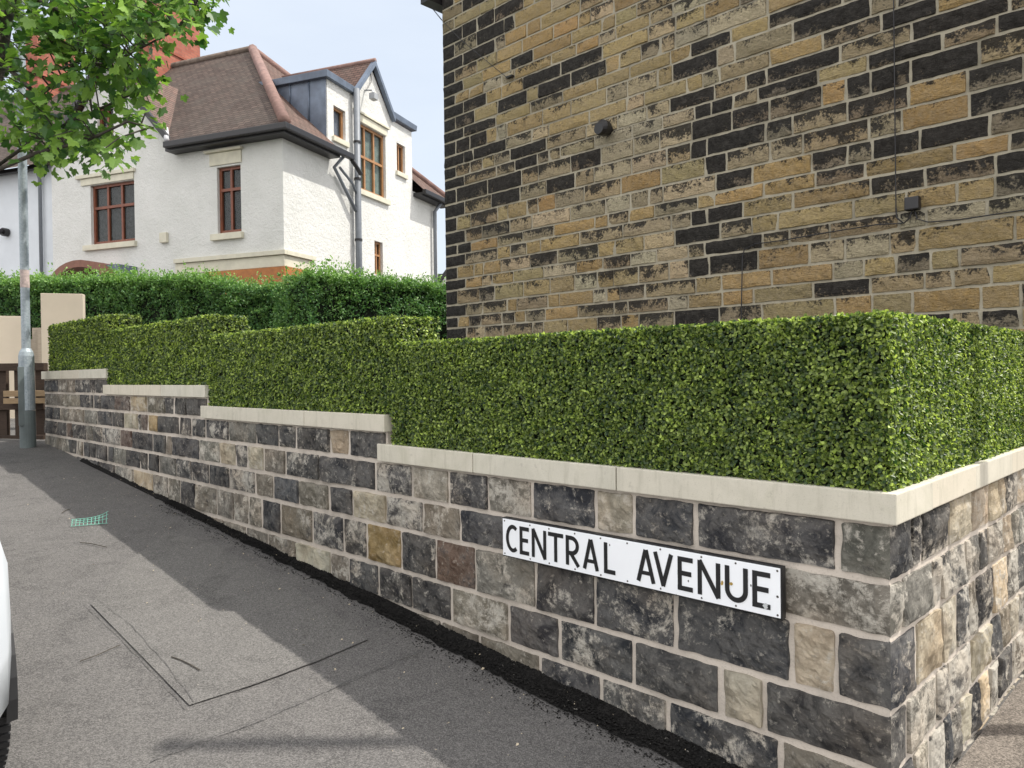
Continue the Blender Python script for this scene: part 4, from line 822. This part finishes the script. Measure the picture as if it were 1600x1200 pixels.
# ------------------------------------------------------------------ street tree
tree = empty('sycamore_tree', (-5.95, 7.4, gz(8.8, -.8)), 'sycamore street tree leaning in from the left, its leafy branches over the pavement', 'tree')
T = [(-5.95, 7.4, .35), (-5.8, 7.4, 1.6), (-5.5, 7.4, 3.2), (-5.17, 7.4, 4.5), (-4.98, 7.45, 5.6), (-4.9, 7.6, 7.2)]
g = MB(); g.tube(T, [.27, .22, .19, .175, .15, .09], 14); g.build('trunk', M_bark, tree, smooth=True)
br = MB(); rnd = random.Random(5)
P_ = lambda x, y, d: pz(x, y, d)
mains = [[(-5.1, 7.4, 4.6), P_(60, 150, 7.2), P_(110, 112, 7.0), P_(190, 90, 6.9), P_(290, 40, 6.9)], [(-5.5, 7.4, 3.3), P_(-10, 268, 7.3), P_(60, 238, 7.1), P_(130, 222, 6.9), P_(200, 190, 6.8), P_(240, 200, 6.7)],
         [(-5.35, 7.4, 3.7), P_(-8, 262, 7.9), P_(40, 228, 7.9), P_(110, 190, 7.9), P_(200, 150, 7.8), P_(250, 130, 7.7)], [(-5.0, 7.4, 5.3), P_(100, 20, 7.4), P_(200, -10, 7.3), P_(320, 10, 7.2)], [(-4.98, 7.45, 5.6), P_(60, -80, 7.8), P_(200, -120, 7.8), P_(320, -160, 7.9)],
         [(-5.2, 7.4, 4.4), P_(-80, 100, 7.9), P_(-200, 40, 8.2)], [(-5.4, 7.4, 3.8), P_(-120, 200, 7.0), P_(-250, 150, 6.8)], [(-5.0, 7.45, 5.4), P_(-60, -120, 7.9), P_(-150, -260, 8.2)], [(-4.92, 7.6, 6.8), P_(150, -300, 7.9), P_(250, -330, 7.9)]]
segp = []
for m_ in mains:
    m_ = [np.array(p, float) for p in m_]; n = len(m_); br.tube(m_, [.026*(1-.75*i/(n-1)) for i in range(n)], 7)
    for i in range(n-1):
        for k in range(8): segp.append(m_[i]+(m_[i+1]-m_[i])*k/8)
segp = np.array(segp)
poly = [(-30, -30), (352, -25), (350, 15), (330, 45), (300, 52), (262, 92), (272, 118), (250, 132), (262, 180), (215, 205), (222, 235), (210, 262), (150, 262), (100, 268), (60, 262), (25, 250), (-30, 240)]
def inpoly(x, y):
    c = False; n = len(poly)
    for i in range(n):
        (x1, y1), (x2, y2) = poly[i], poly[(i+1) % n]
        if (y1 > y) != (y2 > y) and x < (x2-x1)*(y-y1)/(y2-y1)+x1: c = not c
    return c
tips = []
while len(tips) < 175:
    x, y = rnd.uniform(-30, 352), rnd.uniform(-30, 262)
    if not inpoly(x+8, y+8) or not inpoly(x+4, y): continue
    if 30 < x < 120 and 70 < y < 150 and rnd.random() < .7: continue
    if 205 < x < 330 and 60 < y < 100 and rnd.random() < .6: continue
    if 180 < x < 275 and 130 < y < 215 and rnd.random() < .6: continue
    if x < 30 and 95 < y < 240 and rnd.random() < .5: continue
    tips.append(P_(x, y, rnd.uniform(6.3, 8.6)))
for i in range(150): tips.append(P_(rnd.uniform(-350, 340), rnd.uniform(-420, -30), rnd.uniform(6.3, 9.2)))
for i in range(60): tips.append(P_(rnd.uniform(-330, -30), rnd.uniform(-30, 230), rnd.uniform(6.3, 9.2)))
LP = []; LD = []
for t in tips:
    d = np.linalg.norm(segp-t, axis=1); o_ = segp[np.argmin(d+RNG.uniform(0, .15, len(d)))]; mid = (o_+t)/2+[0, 0, .06]
    br.tube([o_, mid, t], [.009, .006, .003], 5, cap=False)
    for k in range(12):
        f = rnd.uniform(.45, 1.0); p = o_*(1-f)+t*f+RNG.normal(0, .10, 3); LP.append(p); dd = p-o_; dd[2] -= .15; LD.append(dd/np.linalg.norm(dd)+RNG.normal(0, .6, 3))
br.build('branches', M_bark, tree, smooth=True)
out = [(0, .04), (.16, -.10), (.42, -.10), (.40, .08), (.60, .30), (.58, .52), (.32, .46), (.26, .74), (.10, .80), (0, 1.0), (-.10, .80), (-.26, .74), (-.32, .46), (-.58, .52), (-.60, .30), (-.40, .08), (-.42, -.10), (-.16, -.10)]
g = MB(); nl = len(out); V = []; Fc = []; Cc = []
for p, d in zip(LP, LD):
    Lv = d*[1, 1, .5]-[0, 0, .45]; Lv = Lv/np.linalg.norm(Lv); up = UP+RNG.normal(0, .45, 3); s = np.cross(Lv, up); s /= np.linalg.norm(s); n_ = np.cross(s, Lv); sz = rnd.uniform(.068, .125); b0 = len(V); fo = rnd.uniform(.05, .3)
    V.append(p+Lv*sz*.36-n_*sz*.03)
    for x, y in out: V.append(p+s*x*sz+Lv*y*sz+n_*(abs(x)*fo-y*y*.12)*sz)
    Fc += [(b0, b0+1+i, b0+1+(i+1) % nl) for i in range(nl)]; t = rnd.random()**1.4; c = [.04*(1-t)+.27*t, .11*(1-t)+.44*t, .025*(1-t)+.08*t]; Cc += [tuple(c)]*(nl+1)
g.v = [tuple(float(c) for c in v) for v in V]; g.f = Fc; g.c = Cc; g.build('crown', M_syc, tree, fix=False)

# ------------------------------------------------------------------ litter on the pavement
M_mesh = plain('green_plastic', (.16, .42, .33), .4, .1)
mc, ma, mb_ = onground(140, 818); mo = empty('plastic_grid', mc, 'pale green plastic mesh offcut lying on the sunlit pavement', 'plastic mesh')
pa = onground(112, 824)[0]; pb = onground(166, 820)[0]; ax = pb-pa; ln_ = np.linalg.norm(ax); ax /= ln_; ay = np.array([-ax[1], ax[0], 0])
g = MB(); zf_ = lambda f: .015+.05*f**3
for i in range(10):
    f = i/9; q = pa+ax*ln_*f; g.tube([q+[0, 0, .012+.0*f], q-ay*.0+UP*(.05+.035*f**4)+ay*.05], .0022, 5)
for v_, h_ in ((0, .012), (.35, .03), (.7, .042), (1, .052)): g.tube([pa+ax*ln_*f+ay*.05*v_+UP*(h_+.033*v_*f**4) for f in np.linspace(-.03, 1.05, 12)], .002, 5)
g.build('mesh_strands', M_mesh, mo)
def twig(pts, r, label):
    g = MB(); g.tube([onground(x, y, .012)[0] for x, y in pts], r, 5); tag(origin_to_base(g.build('twig', M_bark)), label, 'twig', 'twigs lying on the pavement')
twig([(268, 1030), (280, 1034), (297, 1042), (312, 1051)], .0028, 'dark twig on the sunlit pavement inside the asphalt patch'); twig([(125, 1037), (150, 1028), (188, 1011)], .0022, 'thin twig crossing the long pavement seam'); twig([(125, 850), (142, 852), (167, 858)], .003, 'small twig just below the green plastic mesh')
twig([(97, 803), (103, 799), (110, 797)], .003, 'tiny twig above and left of the green plastic mesh')

# ------------------------------------------------------------------ parked car (only its corner shows)
M_paint = MT('white_car_paint').fin((.62, .66, .70), .25, None, .6); M_clad = plain('black_cladding', (.014, .014, .015), .5); M_tyre = plain('tyre_rubber', (.02, .02, .021), .75, .2); M_rim = plain('alloy_rim', (.45, .46, .47), .35, .1, metal=.8)
M_cgl = MT('car_glass').fin((.015, .018, .02), .05, None, .8); M_lamp = MT('headlamp_glass').fin((.55, .57, .6), .1, None, .8); M_tail = plain('red_lens', (.35, .02, .02), .3)
ca0 = 1.38; cbc = -2.766; cg = gz(3, -2.6)
car = empty('parked_car', wp(ca0+2.1, cbc, cg), 'white parked car at the left edge, only its wing and front tyre showing', 'car')
cw = lambda x, y, z: wp(ca0+x, cbc+y, cg+z)     # x rearwards from the nose, y across, z up
secs = [(0.00, .52, .30, .62), (.06, .64, .22, .70), (.2, .76, .20, .80), (.33, .855, .19, .88), (.40, .905, .22, .93), (.43, .920, .37, .95), (.62, .926, .37, .98), (.8, .926, .37, 1.0), (1.1, .92, .37, 1.02), (1.18, .92, .19, 1.03), (2.2, .91, .19, 1.05), (2.98, .92, .19, 1.05), (3.05, .92, .37, 1.05), (3.7, .91, .37, 1.04), (3.78, .89, .22, 1.03), (4.15, .80, .26, .98), (4.24, .70, .34, .90)]
g = MB(); prof = [(-.92, 0), (-1, .14), (-1.0, .35), (-.995, .6), (-.96, .82), (-.88, .95), (-.6, 1.0), (0, 1.03), (.6, 1.0), (.88, .95), (.96, .82), (.995, .6), (1., .35), (1., .14), (.92, 0)]; n = len(prof)
for x, hw, zb, zt in secs: g.v += [tuple(cw(x, hw*u, zb+(zt-zb)*v)) for u, v in prof]
for i in range(len(secs)-1): g.f += [(i*n+j, i*n+j+1, (i+1)*n+j+1, (i+1)*n+j) for j in range(n-1)]+[(i*n+n-1, i*n, (i+1)*n, (i+1)*n+n-1)]
g.f += [tuple(range(n)), tuple((len(secs)-1)*n+j for j in range(n))]; g.build('body', M_paint, car, smooth=True)
g = MB(); gs = [(1.15, .72, 1.03, 1.04), (1.75, .66, 1.03, 1.42), (2.3, .64, 1.04, 1.49), (3.1, .64, 1.04, 1.47), (3.75, .64, 1.03, 1.36), (4.05, .70, 1.0, 1.03)]; pf = [(-1.12, 0), (-1, .6), (-.88, .95), (0, 1.0), (.88, .95), (1, .6), (1.12, 0)]; n = 7
for x, hw, zb, zt in gs: g.v += [tuple(cw(x, hw*u, zb+(zt-zb)*v)) for u, v in pf]
for i in range(len(gs)-1): g.f += [(i*n+j, i*n+j+1, (i+1)*n+j+1, (i+1)*n+j) for j in range(n-1)]
g.build('windows', M_cgl, car)
g = MB(); g.hexa([cw(1.8, -.56, 1.435), cw(3.7, -.55, 1.385), cw(3.7, .55, 1.385), cw(1.8, .56, 1.435), cw(2.2, -.5, 1.51), cw(3.2, -.5, 1.505), cw(3.2, .5, 1.505), cw(2.2, .5, 1.51)]); g.build('roof_panel', M_paint, car, bevel=.01)
for wx in (.80, 3.38):
    for sd_ in (1, -1):
        g = MB(); rr = .345; yo = sd_*.935; yi = sd_*.72; n = 40
        prof2 = [(yi, rr-.06), (yi+sd_*.01, rr-.015), (yi+sd_*.03, rr), (yo-sd_*.035, rr), (yo-sd_*.012, rr-.015), (yo, rr-.06), (yo-sd_*.01, rr-.115)]
        pr3 = []
        for (y, r_) in prof2: pr3.append([cw(wx+r_*math.cos(t), y, .325+r_*math.sin(t)) for t in np.linspace(0, 2*math.pi, n, endpoint=False)])
        m2 = len(prof2); g.v = [tuple(map(float, p)) for rg in pr3 for p in rg]; g.f = [(i*n+j, i*n+(j+1) % n, (i+1)*n+(j+1) % n, (i+1)*n+j) for i in range(m2-1) for j in range(n)]
        for j in range(72):     # tread blocks
            t = 2*math.pi*j/72
            for y0, y1 in ((.735, .78), (.79, .83), (.84, .885), (.892, .922)):
                q = []
                for r_ in (rr-.004, rr+.006):
                    for tt, yy in ((t, y0), (t+.058, y0), (t+.064, y1), (t+.006, y1)): q.append(cw(wx+r_*math.cos(tt), sd_*yy, .325+r_*math.sin(tt)))
                g.hexa(q)
        wh = empty('wheel', cw(wx, yo, .325)); wh.location = Vector((np.array(wh.location)-base(car)).tolist()); wh.parent = car
        g.build('tyre', M_tyre, wh)
        g = MB(); g.tube([cw(wx, yo-sd_*.11, .325), cw(wx, yo-sd_*.045, .325)], .232, 28); g.build('rim', M_rim, wh)
        # arch cladding
        g = MB(); n = 22; vs = []
        for i in range(n):
            t = math.pi*(-.06+1.12*i/(n-1)); 
            for r_, y in ((.36, .905), (.36, .934), (.372, .934), (.376, .905)): vs.append(cw(wx+r_*math.cos(t), sd_*y, .325+r_*math.sin(t)*1.02))
        g.add(vs, [(4*i+j, 4*i+4+j, 4*i+5+j, 4*i+1+j) for i in range(n-1) for j in range(3)]); g.build('arch_trim', M_clad, car)
g = MB(); g.box(cw, 1.25, 2.95, -.905, -.885, .2, .34); g.box(cw, 1.25, 2.95, .885, .905, .2, .34); g.build('sill_trim', M_clad, car)
g = MB(); g.hexa([cw(-.02, -.5, .24), cw(.1, -.5, .24), cw(.1, .5, .24), cw(-.02, .5, .24), cw(-.02, -.52, .46), cw(.1, -.52, .46), cw(.1, .52, .46), cw(-.02, .52, .46)]); g.build('grille', M_clad, car, bevel=.01)
for s in (1, -1):
    g = MB(); g.hexa([cw(.09, s*.50, .60), cw(.30, s*.77, .63), cw(.34, s*.70, .63), cw(.2, s*.48, .60), cw(.12, s*.50, .71), cw(.36, s*.765, .79), cw(.42, s*.68, .79), cw(.25, s*.48, .73)]); g.build('headlight', M_lamp, car, bevel=.006)
    g = MB(); g.hexa([cw(4.05, s*.84, .74), cw(4.22, s*.66, .74), cw(4.18, s*.6, .74), cw(4.0, s*.7, .74), cw(4.02, s*.82, .92), cw(4.2, s*.66, .9), cw(4.16, s*.6, .9), cw(3.95, s*.7, .92)]); g.build('tail_light', M_tail, car, bevel=.006)
    g = MB(); g.hexa([cw(1.3, s*.86, 1.02), cw(1.42, s*.86, 1.02), cw(1.42, s*1.0, 1.02), cw(1.34, s*1.0, 1.02), cw(1.32, s*.86, 1.13), cw(1.42, s*.86, 1.13), cw(1.42, s*1.0, 1.15), cw(1.36, s*1.0, 1.14)]); g.build('wing_mirror', M_paint, car, bevel=.01)
